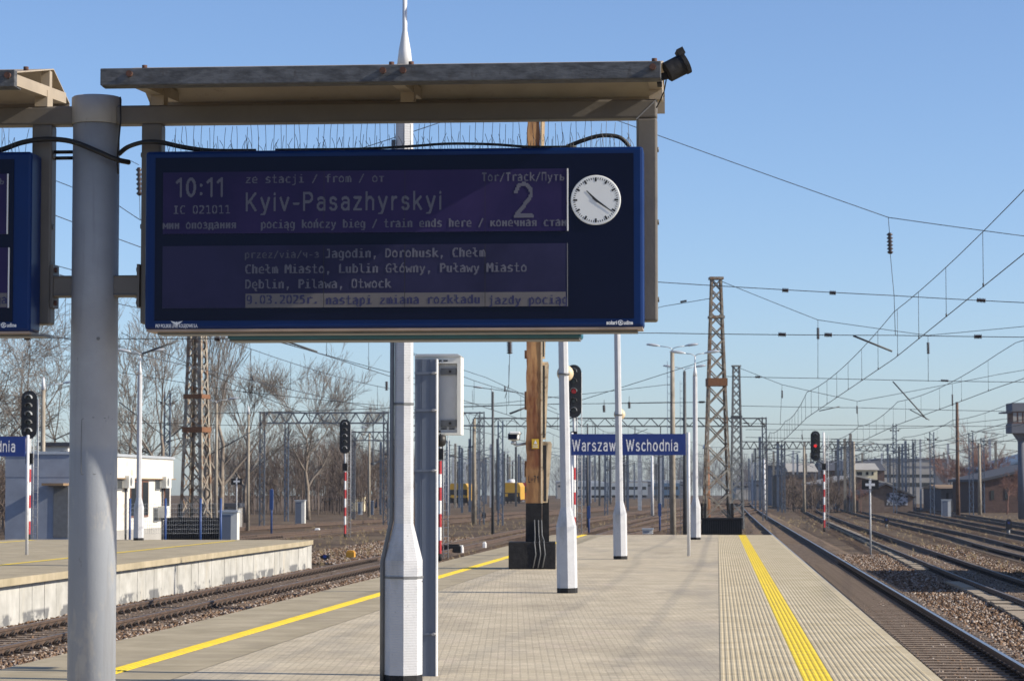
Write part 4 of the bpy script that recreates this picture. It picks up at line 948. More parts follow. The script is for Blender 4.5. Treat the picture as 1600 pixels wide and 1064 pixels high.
mb = MB(); mb.add([(pxm(831), -.236, zc(701)), (pxm(842), -.236, zc(701)), (pxm(842), -.232, zc(686)), (pxm(831), -.232, zc(686))], [(0, 1, 2, 3)]); w_ = mb.build('warning_plate', yellow_m, ms)
mb = MB(); mb.add([(pxm(834), -.240, zc(693.5)), (pxm(839.4), -.240, zc(693.5)), (pxm(836.7), -.239, zc(687.5))], [(0, 1, 2)])
for py in (696, 698.5): mb.add([(pxm(832.5), -.240, zc(py + .6)), (pxm(840.5), -.240, zc(py + .6)), (pxm(840.5), -.240, zc(py - .3)), (pxm(832.5), -.240, zc(py - .3))], [(0, 1, 2, 3)])
mb.build('warning_symbol', white_p, w_)
mb = MB()
for px, dx in ((835, 0), (841, .02), (846, .05)):
    mb.tube([(pxm(px), -.245, zc(812)), (pxm(px) + .01, -.26, zc(835)), (pxm(px) + dx + .01, -.30, zpl + .02), (pxm(px) + dx, -.575, zpl + .01), (pxm(px) + dx + .03, -.57, zpl * .55), (pxm(px) + dx - .03, -.57, .03)], .014, 6)
mb.build('earth_cable', panel_dk, ms)
mb = MB(); strokes(mb, 'L-71', pxm(825.5), pxm(841), zc(753), zc(744) - zc(753), -.232, .17, .25); mb.build('stencilled_number', black_p, ms)
p = at(803, 690, c1.y - .1)
cc = thing('surveillance_camera', 'white surveillance camera on an arm left of the rusty brown mast', 'camera', p, RZR)
mb = MB(); mb.span((-.13, -.2, .03), (.13, .25, .20)); mb.build('housing', white_paint, cc, bevel=.05)
mb = MB(); mb.add([(-.12, -.205, .05), (.09, -.205, .05), (.09, -.205, .185), (-.12, -.205, .185)], [(0, 1, 2, 3)]); mb.build('window', glass_panel, cc)
mb = MB(); mb.span((-.10, -.23, .165), (.16, .27, .23)); mb.build('sun_hood', white_paint, cc, bevel=.03)
mb = MB(); mb.lathe([(.06, -.06), (.075, -.03), (.05, .03)], 12); mb.tube([(0, 0, -.05), (.06, .02, -.08), (.34, .05, -.03)], .032, 8); mb.build('arm', lamp_m, cc)

# ================================================================== station name signs
def name_sign(label, pxa, pxb, pya, pyb, Y, text, ta, tb, tc0, tc1, posts):
    o = at(pxa, pyb, Y); t = thing('station_sign', label, 'station sign', (o.x, o.y, 0), RZR, 'blue station name signs')
    W, H = (pxb - pxa) / FPX * Y, (pyb - pya) / FPX * Y; z0 = o.z; k = Y / FPX
    mb = MB(); mb.span((0, 0, z0), (W, .05, z0 + H)); b_ = mb.build('panel', sign_blue, t)
    mb = MB(); strokes(mb, text, (ta - pxa) * k, (tb - pxa) * k, z0 + (pyb - tc1) * k, (tc1 - tc0) * k, -.006, .135, .21, .42, 1 / 18); mb.build('lettering', white_p, b_)
    for x in posts:
        mb = MB(); mb.lathe([(.045, 0), (.045, z0 + H + .04)], 12, ((x - pxa) * k, .1, 0)); mb.build('post', pole_w, t)
    return t
name_sign('blue station name sign with white letters at the far end of the near platform', 892.5, 1071, 678, 711, 70.5, 'Warszawa Wschodnia', 894, 1059, 687.5, 704, (893, 1075))
name_sign('blue station name sign on the left platform, cut off by the picture edge', -137, 42, 682, 713, 71.5, 'Warszawa Wschodnia', -139 + 2, 26.5, 689.5, 705.5, (-140, 45))

# ================================================================== colour light signals
def signal(label, px, ytop, head_px, Y, zb, dx=0, lamps=(0, 0, 0, 0, 0), mast_px=None):
    """head centre at px; mast dx pixels to the right"""
    k = Y / FPX; o = at(px + dx, 700, Y); zt_ = at(px, ytop, Y).z - zb; H = head_px * k; W = .62
    t = thing('signal', label, 'railway signal', (o.x, Y, zb), RZR, 'colour light signals with red and white masts')
    hx = -dx * k
    z0 = zt_ - H; pl = []
    for i in range(13): a = math.pi * i / 12; pl.append((hx + W / 2 * math.cos(a), zt_ - W / 2 + W / 2 * math.sin(a)))
    for i in range(13): a = math.pi + math.pi * i / 12; pl.append((hx + W / 2 * math.cos(a), z0 + W / 2 + W / 2 * math.sin(a)))
    mb = MB(); mb.prism(pl, -.16, -.12); h = mb.build('backplate', black_p, t)
    mb = MB(); mb.span((hx - W * .36, -.12, z0 + W / 2), (hx + W * .36, .05, zt_ - W / 2)); mb.build('lamp_box', black_p, t)
    for i in range(5):
        zc_ = zt_ - W / 2 + .02 - i * (H - W + .04) / 4; m = (lens_off, lens_red, lens_red_on)[lamps[i]]
        mb = MB(); mb.lathe([(.10, 0), (.10, .02), (.085, .03)], 16, (hx, -.16, zc_), 0, True, 0, Matrix.Rotation(math.pi / 2, 3, 'X')); ln = mb.build('lens', m, t)
        mb = MB(); n_ = 8; vs = []
        for d in (0, .26):
            for r_ in (.135, .125):
                for j in range(n_ + 1):
                    a = math.radians(-5 + 190 * j / n_); vs.append((hx + r_ * math.cos(a), -.16 - d * (1 - .25 * (1 - math.sin(a) if math.sin(a) > 0 else 1)), zc_ + r_ * math.sin(a)))
        q = n_ + 1
        mb.add(vs, [(j, j + 1, 2 * q + j + 1, 2 * q + j) for j in range(n_)] + [(q + j + 1, q + j, 3 * q + j, 3 * q + j + 1) for j in range(n_)] + [(2 * q + j, 2 * q + j + 1, 3 * q + j + 1, 3 * q + j) for j in range(n_)])
        mb.build('hood', panel_dk if i % 2 else lamp_m, ln)
    top = z0 if dx == 0 else zt_ - .1
    mb = MB(); z = .28; c = 0
    mb.tube([(0, 0, 0), (0, 0, .28)], .07, 10, 2)
    lim = z0 - .95 if dx == 0 else z0 - .55
    while z < lim:
        z2 = min(lim, z + .5); mb.tube([(0, 0, z), (0, 0, z2)], .062, 10, c % 2, False); z = z2; c += 1
    mb.tube([(0, 0, z), (0, 0, top)], .06, 10, 1 if dx else 3); mb.build('mast', [red_p, white_paint, base_dark, steel_lt], t)
    mb = MB(); mb.span((-.13, -.12, z - .02), (.13, .12, z + .40)); mb.build('junction_box', base_dark, t)
    if dx: mb = MB(); mb.bar((hx, -.05, z0 + .1), (0, 0, z0 - .25), .05, .08); mb.bar((hx, 0, z0 + .6), (0, 0, z0 + .6), .05, .08); mb.build('bracket', steel_dk, t)
    mb = MB(); mb.tube([(.30, .1, .1), (.30, .1, zt_ - .3)], .02, 6)
    mb.tube([(.12, .1, .1), (.12, .1, zt_ - .3)], .02, 6)
    zz = .3
    while zz < zt_ - .4: mb.tube([(.12, .1, zz), (.30, .1, zz)], .014, 4); zz += .32
    mb.build('ladder', steel_lt, t)
    return t
signal('dark five lamp signal beside the left platform name sign', 46.5, 610.5, 75, 99, -.2)
signal('dark five lamp signal on the gravel past the end of the left platform', 539.5, 655, 53.5, 146, -1.02)
signal('signal behind the grey column, only its red and white mast showing', 687.5, 598, 80, 97, -.9)
signal('five lamp signal with a red lens rising behind the name sign and second lamp post', 897, 570, 83, 104, -.1, 0, (0, 0, 1, 0, 0))
signal('signal showing red among the tracks on the right', 1274, 673, 47, 169, -1.02, 13, (0, 0, 2, 0, 0))
def cross_sign(label, px, pyc, pyb, Y, zb):
    k = Y / FPX; o = at(px, pyc, Y); t = thing('track_sign', label, 'track sign', (o.x, Y, zb), RZR, 'black signs with a white cross')
    zc_ = o.z - zb
    mb = MB(); mb.lathe([(.038, 0), (.038, zc_ + .25)], 8); mb.build('post', steel_lt, t)
    mb = MB(); mb.span((-.36, -.06, zc_ - .20), (.36, -.045, zc_ + .20)); mb.build('panel', black_p, t)
    mb = MB(); mb.span((-.20, -.068, zc_ - .055), (.20, -.061, zc_ + .055)); mb.span((-.05, -.0685, zc_ - .18), (.05, -.0605, zc_ + .18)); mb.build('white_cross', white_paint, t)
cross_sign('black sign with a white cross on a thin post right of the signal showing red', 1359.5, 757, 860, 109, -1.05)
cross_sign('black sign with a white cross in front of the bare bushes on the left', 370, 752, 800, 165, -1.05)
# ================================================================== lattice masts
GZ = -1.06
def plinth_box(label, pxa, pxb, pya, pyb, Y, d=1.6, zb=GZ):
    a, b = at(pxa, pyb, Y), at(pxb, pya, Y); t = thing('mast_plinth', label, 'plinth', ((a.x + b.x) / 2, Y + d / 2, zb), RZR)
    W, H = b.x - a.x, b.z - zb
    mb = MB(); mb.span((-W / 2, -d / 2, 0), (W / 2, d / 2, H - .09)); mb.build('block', base_dark, t)
    mb = MB(); n_ = int(W / .09)
    for i in range(n_ + 1): x = -W / 2 + W * i / n_; mb.span((x - .018, -d / 2 - .03, .5), (x + .018, -d / 2 - .002, H - .12))
    mb.build('rib_cladding', black_p, t)
    mb = MB(); mb.span((-W / 2 - .05, -d / 2 - .05, H - .09), (W / 2 + .05, d / 2 + .05, H)); mb.build('cover_slab', base_dark, t)
    return H + zb
def lattice_mast(label, px, ytop, Y, zb, wb, wt, m, collars=(), bays=13, foot_dark=0., turn=.12, legw=.085):
    o = at(px, 700, Y); H = at(px, ytop, Y).z - zb
    t = thing('lattice_mast', label, 'mast', (o.x, Y, zb), RZR + turn, 'lattice masts carrying the overhead wires')
    W = lambda z: (wb + (wt - wb) * z / H) / 2
    for sx in (-1, 1):
        for sy in (-1, 1):
            mb = MB()
            for (dx, dy) in ((1, 0), (0, 1)):
                a0, a1 = W(0), W(H); s = legw
                lo = [(sx * a0, sy * a0, 0), (sx * (a0 - s * dx), sy * (a0 - s * dy), 0)]
                hi = [(sx * a1, sy * a1, H), (sx * (a1 - s * dx), sy * (a1 - s * dy), H)]
                th = Vector((sx * .008 * dy, sy * .008 * dx, 0))
                mb.add([lo[0], lo[1], hi[1], hi[0]] + [Vector(v) - th for v in (lo[0], lo[1], hi[1], hi[0])], [(0, 1, 2, 3), (7, 6, 5, 4), (0, 3, 7, 4), (1, 5, 6, 2)])
            mb.build('leg', m, t)
    zs = [0]; 
    for i in range(bays): zs.append(zs[-1] + W(zs[-1]) * 2 * 1.0)
    kk = H / zs[-1]; zs = [z * kk for z in zs]
    for face in range(4):
        mb = MB(); R = Matrix.Rotation(face * math.pi / 2, 3, 'Z')
        for za, zb_ in zip(zs, zs[1:]):
            a0, a1 = W(za) - .03, W(zb_) - .03
            mb.bar(R @ Vector((-a0, -W(za) + .012, za)), R @ Vector((a1, -W(zb_) + .012, zb_)), .012, .055, 0, R @ Vector((1, 0, 0)))
            mb.bar(R @ Vector((a0, -W(za) + .026, za)), R @ Vector((-a1, -W(zb_) + .026, zb_)), .012, .055, 0, R @ Vector((1, 0, 0)))
        mb.build('bracing', m, t)
    for z, h, mm in collars:
        mb = MB(); w = W(z) + .03
        for face in range(4):
            R = Matrix.Rotation(face * math.pi / 2, 3, 'Z'); mb.box(R @ Vector((0, -w, z)), (2 * w + .02, .02, h), R)
        mb.build('collar', mm, t)
    mb = MB(); w = W(H) + .06; mb.span((-w, -w, H), (w, w, H + .10)); mb.build('cap_plate', m, t)
    if foot_dark:
        for sx in (-1, 1):
            for sy in (-1, 1): mb = MB(); mb.bar((sx * W(0) * 1.02, sy * W(0) * 1.02, 0), (sx * W(foot_dark) * 1.02, sy * W(foot_dark) * 1.02, foot_dark), .10); mb.build('painted_foot', base_dark, t)
    return t
h1 = plinth_box('ribbed black plinth of the rusty lattice mast at the end of the near platform', 1099, 1161, 809, 832, 105.3)
h2 = plinth_box('ribbed black plinth of the rusty lattice mast at the end of the left platform', 258, 345, 809, 836, 107.3)
lattice_mast('rusty lattice mast with a riveted collar beyond the near platform, right of the name sign', 1120, 437, 106.1, h1, 1.12, .46, lattice_r, ((5.6, .32, rust), (8.3, .1, lattice_r)), 14, .6)
lattice_mast('slimmer grey lattice mast directly behind the rusty one on the right', 1151, 573, 183, GZ, .98, .52, lattice_g, ((8.0, .12, steel_dk),), 16)
lattice_mast('rusty and tan lattice mast beside the bare trees on the left', 307, 440, 108.1, h2, 1.05, .5, lattice_r, ((3.7, .22, rust), (5.1, .18, rust)), 14, .6, -.24, .15)
rust_dk = mat('dark_rust', (.07, .042, .032), .9, c2=(.15, .085, .055), scale=2)
# ================================================================== slim masts
def stub(p, q, r=.02): return (p, q, r)
def mast(label, px, ytop, Y, kind, arm=0, arm_py=None, w=None, m=None, group='slim masts across the yard', extra=None):
    o = at(px, 700, Y); H = at(px, ytop, Y).z - GZ
    t = thing('catenary_mast', label, 'mast', (o.x, Y, GZ), RZR, group)
    mb = MB()
    if kind == 'lattice':
        m = m or steel_bl; w = w or .34
        for s in (-1, 1): mb.span((s * w / 2 - .05, -.07, 0), (s * w / 2 + .05, .07, H))
        z = .3; c = 1
        while z < H - .4: mb.bar((-c * w / 2, -.075, z), (c * w / 2, -.075, z + .42), .012, .06, 0, (1, 0, 0)); z += .42; c = -c
    elif kind == 'concrete':
        m = m or concrete_pole; w = w or .26; mb.lathe([(w / 2 * 1.25, 0), (w / 2 * .8, H)], 10)
    elif kind == 'steel':
        m = m or steel_bl; w = w or .24
        mb.span((-w / 2, -.10, 0), (w / 2, -.085, H)); mb.span((-w / 2, .085, 0), (w / 2, .10, H)); mb.span((-.01, -.085, 0), (.01, .085, H))
    else:
        m = m or steel_lt; w = w or .14; mb.lathe([(w / 2, 0), (w / 2 * .7, H)], 8)
    mb.build('shaft', m, t)
    if arm:
        za = at(px, arm_py, Y).z - GZ if arm_py else H - 1.6
        mb = MB(); mb.bar((0, 0, za), (arm * 2.9, 0, za + .75), .055); mb.bar((0, 0, za + 1.15), (arm * 2.9, 0, za + .78), .035); mb.bar((arm * 1.0, 0, za + .2), (arm * 2.6, 0, za - .35), .045)
        mb.tube([(0, 0, za), (arm * .35, 0, za + .09)], .07, 6); mb.tube([(0, 0, za + 1.15), (arm * .35, 0, za + 1.10)], .06, 6)
        mb.build('cantilever_arm', steel_dk, t)
    if extra: extra(t, H)
    return t
def drums(t, H):
    for s in (-1, 1):
        mb = MB(); mb.lathe([(.06, 0), (.12, .05), (.06, .1), (.12, .15), (.06, .2)], 8, (s * .42, 0, H - .85)); mb.bar((0, 0, H - .9), (s * .75, 0, H - .55), .05); mb.build('insulator', insul, t)
def lamps2(span=.55, s2=(-1, 1)):
    def f(t, H):
        for s in s2:
            mb = MB(); mb.tube(arm_pts(s, H, span, .22), .022, 6); a_ = mb.build('arm', lamp_m, t); lamp_head(a_, s, span, H + .23, 1.15)
    return f
def rungs(t, H):
    mb = MB(); z = .6
    while z < H - .5: mb.tube([(-.24, -.05, z), (-.12, -.02, z)], .012, 4); z += .4
    mb.tube([(-.24, -.05, .4), (-.24, -.05, H - .5)], .012, 4); mb.build('ladder', steel_lt, t)
def both(*fs):
    def f(t, H):
        for g_ in fs: g_(t, H)
    return f
def bell(t, H): mb = MB(); mb.lathe([(.25, -.05), (.24, .08), (.12, .30), (.07, .34), (.05, 1.6)], 10, (0, 0, H)); mb.build('bell_insulator', pole_w, t)
def capw(t, H): mb = MB(); mb.lathe([(.11, 0), (.03, .55)], 8, (0, 0, H - .05)); mb.build('cap', pole_w, t)
LG = 'tall lamp masts around the yard'
mast('concrete lamp mast with a single bracket lamp beside the left signal', 67, 607, 112, 'concrete', w=.22, extra=both(capw, lamps2(.9, (1,)), rungs), group=LG)
mast('blue grey lattice mast with insulators behind the white building', 261, 612, 172, 'lattice', 1, 690, .38, extra=drums)
mast('concrete lamp mast with two bowl lamps right of the rusty left lattice mast', 338, 630, 150, 'concrete', w=.19, extra=lamps2(.7), group=LG)
mast('concrete mast standing in front of the bare tree at left', 388, 646, 172, 'concrete', w=.19, extra=capw)
mast('blue steel mast left of the lone bare tree with a sloping bracket', 448, 662, 225, 'lattice', 1, 700, .30)
mast('thin grey lamp mast in the left middle distance, right of the five lamp signal', 552, 672, 240, 'pole', extra=lamps2(.7, (1,)), group=LG)
mast('thin pale mast left of the nearest lamp post, by the small huts', 577, 676, 260, 'concrete', w=.24)
mast('thin pale mast just left of the nearest lamp post', 595, 690, 280, 'steel', -1, 705)
mast('brown weathered mast behind the yellow rail machine', 741, 654, 205, 'concrete', w=.34, m=concrete_pole, extra=rungs)
mast('dark lamp mast with one lamp pointing left, right of the white cabinet', 770, 612, 158, 'pole', w=.2, m=steel_dk, extra=lamps2(.6, (-1,)), group=LG)
mast('blue lattice mast left of the white surveillance camera', 782, 657, 200, 'lattice', 0, None, .36, m=steel_bl)
mast('mast with a sloping bracket between the grey column and the yellow machine', 700, 688, 270, 'lattice', 1, 712, .3)
mast('slender mast behind the clamp of the grey column', 722, 700, 300, 'steel', -1, 715)
mast('tall concrete lamp mast behind the right end of the name sign', 1051, 548, 122, 'concrete', w=.24, extra=both(lamps2(.62), rungs), group=LG)
mast('second concrete lamp mast touching the post of the name sign', 1070, 580, 140, 'concrete', w=.20, m=steel_dk, extra=both(lamps2(.55), rungs), group=LG)
mast('brown stub mast with a white bell insulator left of the rusty right lattice mast', 1104, 700, 165, 'concrete', w=.42, m=rust, extra=bell)
mast('thin dark mast below the word on the left part of the name sign', 918, 662, 190, 'pole', w=.17, m=steel_dk)
mast('lattice mast seen below the name sign, left of the middle', 947, 690, 260, 'lattice', 1, 735, .3)
mast('steel mast seen below the middle of the name sign', 981, 706, 330, 'steel', -1, 728)
mast('pale mast below the right half of the name sign', 1019, 712, 270, 'concrete', w=.28, m=pole_w)
mast('thin mast left of the two lamp masts, below the name sign', 1000, 722, 400, 'steel', 1, 735)
mast('paired steel mast under the far gantry, right of the grey lattice mast', 1180, 700, 330, 'steel', 1, 715)
mast('pale concrete mast right of the grey lattice mast', 1194, 716, 300, 'concrete', w=.28, m=pole_w)
mast('blue double mast under the left part of the far gantry', 1223, 694, 310, 'lattice', -1, 725, .40)
mast('pale concrete mast left of the signal showing red', 1256, 698, 290, 'concrete', w=.28)
mast('dark brown mast touching the signal showing red', 1288, 690, 210, 'steel', m=rust)
mast('tall blue lattice mast in front of the yellow house', 1324, 684, 330, 'lattice', 1, 715, .42)
mast('pale concrete mast right of the yellow house', 1334, 690, 285, 'concrete', w=.30)
mast('blue lattice mast with a counterweight before the grey office block', 1398, 662, 290, 'lattice', -1, 700, .36, extra=drums)
mast('slim dark mast left of the grey office block windows', 1387, 693, 350, 'steel')
mast('dark steel mast before the middle of the grey office block', 1410, 693, 330, 'steel', 1, 700)
mast('pair mast with crossed brackets in front of the office block', 1428, 686, 320, 'lattice', 1, 705, .34)
mast('pale steel mast in front of the right part of the office block', 1438, 686, 340, 'steel', m=steel_lt)
mast('dark blue lattice mast at the right corner of the grey office block', 1456, 675, 270, 'lattice', 1, 715, .42, extra=drums)
mast('tall rust brown mast with a dark top in front of the reddish bare trees', 1496, 628, 262, 'concrete', w=.36, m=rust_dk)
mast('blue lattice mast right of the tall rust brown mast', 1517, 676, 275, 'lattice', 1, 690, .42)
mast('pale wooden mast between two blue masts on the right', 1530, 694, 280, 'concrete', w=.36, m=concrete_pole)
mast('rightmost blue lattice mast with a drum, before the red brick hall', 1535, 684, 300, 'lattice', 1, 690, .36, extra=drums)
# a host of thin far masts: each a thing, too small for parts
frnd = random.Random(21)
def far_mast(label, px, ytop, Y, m, arm):
    o = at(px, 700, Y); H = at(px, ytop, Y).z - GZ; mb = MB()
    mb.span((-.16, -.1, 0), (.16, .1, H)); 
    if arm: mb.bar((0, 0, H - 1.9), (arm * 2.8, 0, H - 1.2), .09); mb.bar((0, 0, H - .9), (arm * 2.8, 0, H - 1.15), .06); mb.bar((arm * 1.2, 0, H - 1.6), (arm * 2.6, 0, H - 2.2), .07)
    return tag(mb.build('catenary_mast', m, None, (o.x, Y, GZ), RZR), label, 'mast', 'thin masts far down the yard')
fl_ = 'thin far mast in the crowd of masts along the horizon'
for i in range(150):
    px = [frnd.uniform(690, 820), frnd.uniform(880, 1060), frnd.uniform(1170, 1330), frnd.uniform(1330, 1560)][i % 4]
    Y = frnd.uniform(300, 640); top = 762 - (frnd.uniform(8.2, 9.6) - 2.86) / Y * FPX
    far_mast(fl_, px, top, Y, [steel_bl, steel_lt, steel_dk, steel_bl, concrete_pole][frnd.randrange(5)], frnd.choice((-1, 0, 1)))
# ================================================================== gantries over the tracks
def gantry(label, pxa, pxb, pyt, pyb, Y, posts, droppers=(), m=None, step=.9):
    m = m or steel_dk; a = at(pxa, pyb, Y); k = Y / FPX; W = (pxb - pxa) * k; h = (pyb - pyt) * k; z0 = a.z - GZ
    t = thing('gantry', label, 'gantry', (a.x, Y, GZ), 0, 'lattice gantries over the tracks')
    mb = MB()
    for z in (z0, z0 + h):
        for y in (-.3, .3): mb.span((0, y - .05, z - .05), (W, y + .05, z + .05))
    n_ = max(4, int(W / step)); 
    for i in range(n_):
        xa, xb = W * i / n_, W * (i + 1) / n_
        for y in (-.3, .3):
            mb.bar((xa, y, z0), (((xa + xb) / 2), y, z0 + h), .05); mb.bar(((xa + xb) / 2, y, z0 + h), (xb, y, z0), .05)
    mb.build('lattice_beam', m, t)
    for p in posts:
        x = (p - pxa) * k; mb = MB()
        for s in (-.17, .17): mb.span((x + s - .05, -.12, 0), (x + s + .05, .12, z0 + h + .1))
        z = .3; c = 1
        while z < z0: mb.bar((x - c * .17, -.125, z), (x + c * .17, -.125, z + .45), .014, .06, 0, (1, 0, 0)); z += .45; c = -c
        mb.build('post', gantry_m, t)
    for p, py in droppers:
        x = (p - pxa) * k; z = at(p, py, Y).z - GZ; mb = MB(); mb.bar((x, 0, z0), (x, 0, z), .08); mb.bar((x, 0, z + .1), (x + 1.1, 0, z + .55), .05); mb.tube([(x - .2, 0, z + .1), (x + .2, 0, z + .1)], .06, 6); mb.build('drop_post', m, t)
    return t
gantry('gantry on the left crossing behind the five lamp signal', 408, 605, 645, 661, 190, (410, 603), ((605, 712), (583, 726)), gantry_m)
gantry('smaller gantry behind the first one, left of the nearest lamp post', 540, 690, 675, 688, 240, (552, 688), ((583, 727),), gantry_m)
gantry('short gantry ending in a bent corner right of the white cabinet', 640, 755, 645, 665, 205, (753,), ((735, 700),), gantry_m)
gantry('long gantry running behind the brown boxed mast and the name sign', 742, 1196, 653.5, 666, 225, (744, 1194), ((930, 690), (1032, 700), (992, 680)), steel_dk, 1.3)
gantry('far gantry on the right with many drop posts', 1160, 1330, 690, 701, 300, (1224, 1329), ((1180, 722), (1300, 722)), steel_dk)
gantry('farthest gantry before the grey office block', 1290, 1420, 694, 704, 360, (1325, 1418), ((1350, 722), (1380, 720)), gantry_m)
# ================================================================== overhead wires
def wire_r(Y): return .0045 + Y * .00008
def sag_line(a, b, sag, n_=8):
    return [a + (b - a) * (i / n_) - Vector((0, 0, sag * 4 * (i / n_) * (1 - i / n_))) for i in range(n_ + 1)]
def disc_insulator(mb, a, b, r=.07):
    a, b = Vector(a), Vector(b); pts, rs = [], []
    for i in range(13): pts.append(a + (b - a) * (i / 12)); rs.append(r if i % 2 else r * .4)
    mb.tube(pts, rs, 8)
def span_wires(label, Y, lines, insulators=(), hangers=(), arms=(), group='cross span wires between the masts'):
    o = at(*lines[0][0], Y); t = thing('span_wire', label, 'overhead wire', o, 0, group); q = lambda p: at(p[0], p[1], Y) - o
    for L in lines:
        P = [q(p) for p in L]; pts = []
        for a, b in zip(P, P[1:]): pts += sag_line(a, b, .02 * (b - a).length / 10, 6)
        mb = MB(); mb.tube(pts, wire_r(Y), 5); mb.build('wire', wire_m, t)
    for L in hangers:
        mb = MB(); mb.tube([q(p) for p in L], wire_r(Y) * .75, 4); mb.build('hanger', wire_m, t)
    for a, b in insulators:
        mb = MB(); disc_insulator(mb, q(a), q(b), .075 if abs(a[0] - b[0]) < 6 else .06); mb.build('insulator', insul, t)
    for a, b in arms:
        mb = MB(); mb.tube([q(a), q(b)], .018 + Y * .00011, 6); mb.build('steady_arm', steel_dk, t)
    return t
span_wires('span wires from the brown boxed mast across to the right edge of the picture', 57.5,
           [[(836, 152), (960, 187), (1388, 340), (1600, 369), (1780, 350)], [(845, 432), (1030, 441), (1397, 462), (1600, 473), (1780, 480)], [(845, 519), (1030, 520.5), (1399, 524), (1780, 528)]],
           [((1390, 364), (1391, 397)), ((1222, 453.5), (1232, 454)), ((1296, 457.5), (1306, 458)), ((1526, 469), (1540, 470)), ((1216, 522.5), (1228, 523)), ((1288, 523), (1300, 523.5)), ((1522, 526), (1534, 526))],
           [[(1388, 340), (1390, 366)], [(1391, 396), (1397, 462), (1399, 524)]], [((1333, 524.5), (1394, 549))])
span_wires('span wires from the brown boxed mast across to the left edge of the picture', 57.5,
           [[(836, 152), (690, 191), (565, 232), (300, 330), (219, 344), (180, 318), (80, 280), (-120, 200)], [(-80, 526), (230, 529.5), (440, 528), (838, 530)], [(-80, 385), (80, 413), (330, 480), (440, 528)]],
           [((217, 262), (218, 306)), ((38, 528.5), (48, 529)), ((336, 530), (344, 530)), ((796, 534), (796.5, 553)), ((404, 529), (416, 529))],
           [[(205, 252), (217, 258)], [(218, 306), (219, 344)], [(796, 528), (796, 535)], [(796.5, 552), (795, 600), (789, 622)]], [((222, 553), (279, 532)), ((440, 531), (496, 550))])
span_wires('span wires of the rusty lattice mast reaching across the tracks on the right', 106,
           [[(1128, 440), (1278, 500), (1450, 524), (1700, 500)], [(1128, 588), (1278, 591), (1600, 597), (1700, 600)]],
           [((1278, 512), (1278.3, 530)), ((1450, 535), (1450.5, 553)), ((1180, 589), (1188, 589)), ((1470, 594.5), (1482, 595))], [[(1278, 500), (1278, 592)], [(1450, 524), (1450.5, 596)]], [((1395, 596), (1448, 655))])
span_wires('span wires of the rusty lattice mast reaching left over the near platform', 106,
           [[(1112, 466), (1040, 478), (880, 515), (640, 500), (330, 441)], [(1112, 628), (870, 631), (650, 636), (330, 646)], [(1112, 560), (905, 626), (640, 590), (330, 505)]],
           [((1092, 628.3), (1101, 628)), ((943.5, 633), (944, 644)), ((983, 628), (983.3, 638)), ((1063, 472), (1073, 470)), ((604, 596), (604, 610))], [[(944, 625), (944, 634)], [(983, 619), (983, 629)]], [((796, 646), (822, 636))])
span_wires('span wires of the slim grey lattice mast across the right tracks', 183,
           [[(1156, 575), (1222, 601), (1340, 627), (1560, 585), (1700, 560)], [(1156, 634), (1345, 637), (1600, 643), (1700, 645)], [(1156, 661), (1300, 664), (1600, 666), (1700, 667)]],
           [((1222, 610), (1222.3, 622)), ((1339, 634), (1339.3, 646)), ((1488, 616), (1488.3, 634)), ((1162, 661), (1170, 661)), ((1188, 661.5), (1196, 662))],
           [[(1222, 601), (1219, 664)], [(1339, 627), (1341, 666)], [(1488, 600), (1489, 666)]], [((1280, 642), (1312, 635)), ((1422, 640), (1452, 656))])
span_wires('faint far span wires low over the right tracks', 240,
           [[(1165, 671), (1300, 671), (1440, 668), (1700, 640)], [(1165, 683), (1700, 690)]], [((1253, 679), (1254, 687))], [[(1253, 671), (1254, 684)]], [])
span_wires('faint span wires low on the left in front of the bare trees', 150,
           [[(190, 520), (340, 590), (460, 640), (600, 690)], [(190, 582), (380, 612), (600, 634)], [(325, 664), (422, 664)], [(190, 660), (325, 662)]],
           [((394, 588), (396, 596)), ((380, 612), (386, 612.5))], [[(390, 530), (394, 612)]], [((330, 709), (412, 664)), ((186, 628), (258, 682)), ((268, 682), (300, 655))])
span_wires('faint span wires in front of the long gantry', 165,
           [[(640, 550), (760, 590), (870, 640)], [(640, 624), (760, 632), (870, 620), (1050, 600)], [(620, 640), (822, 632), (1050, 628)]], [((789, 603), (789, 612))], [[(738, 610), (739, 640)], [(795, 570), (795, 632)]], [((797, 647), (822, 637))])
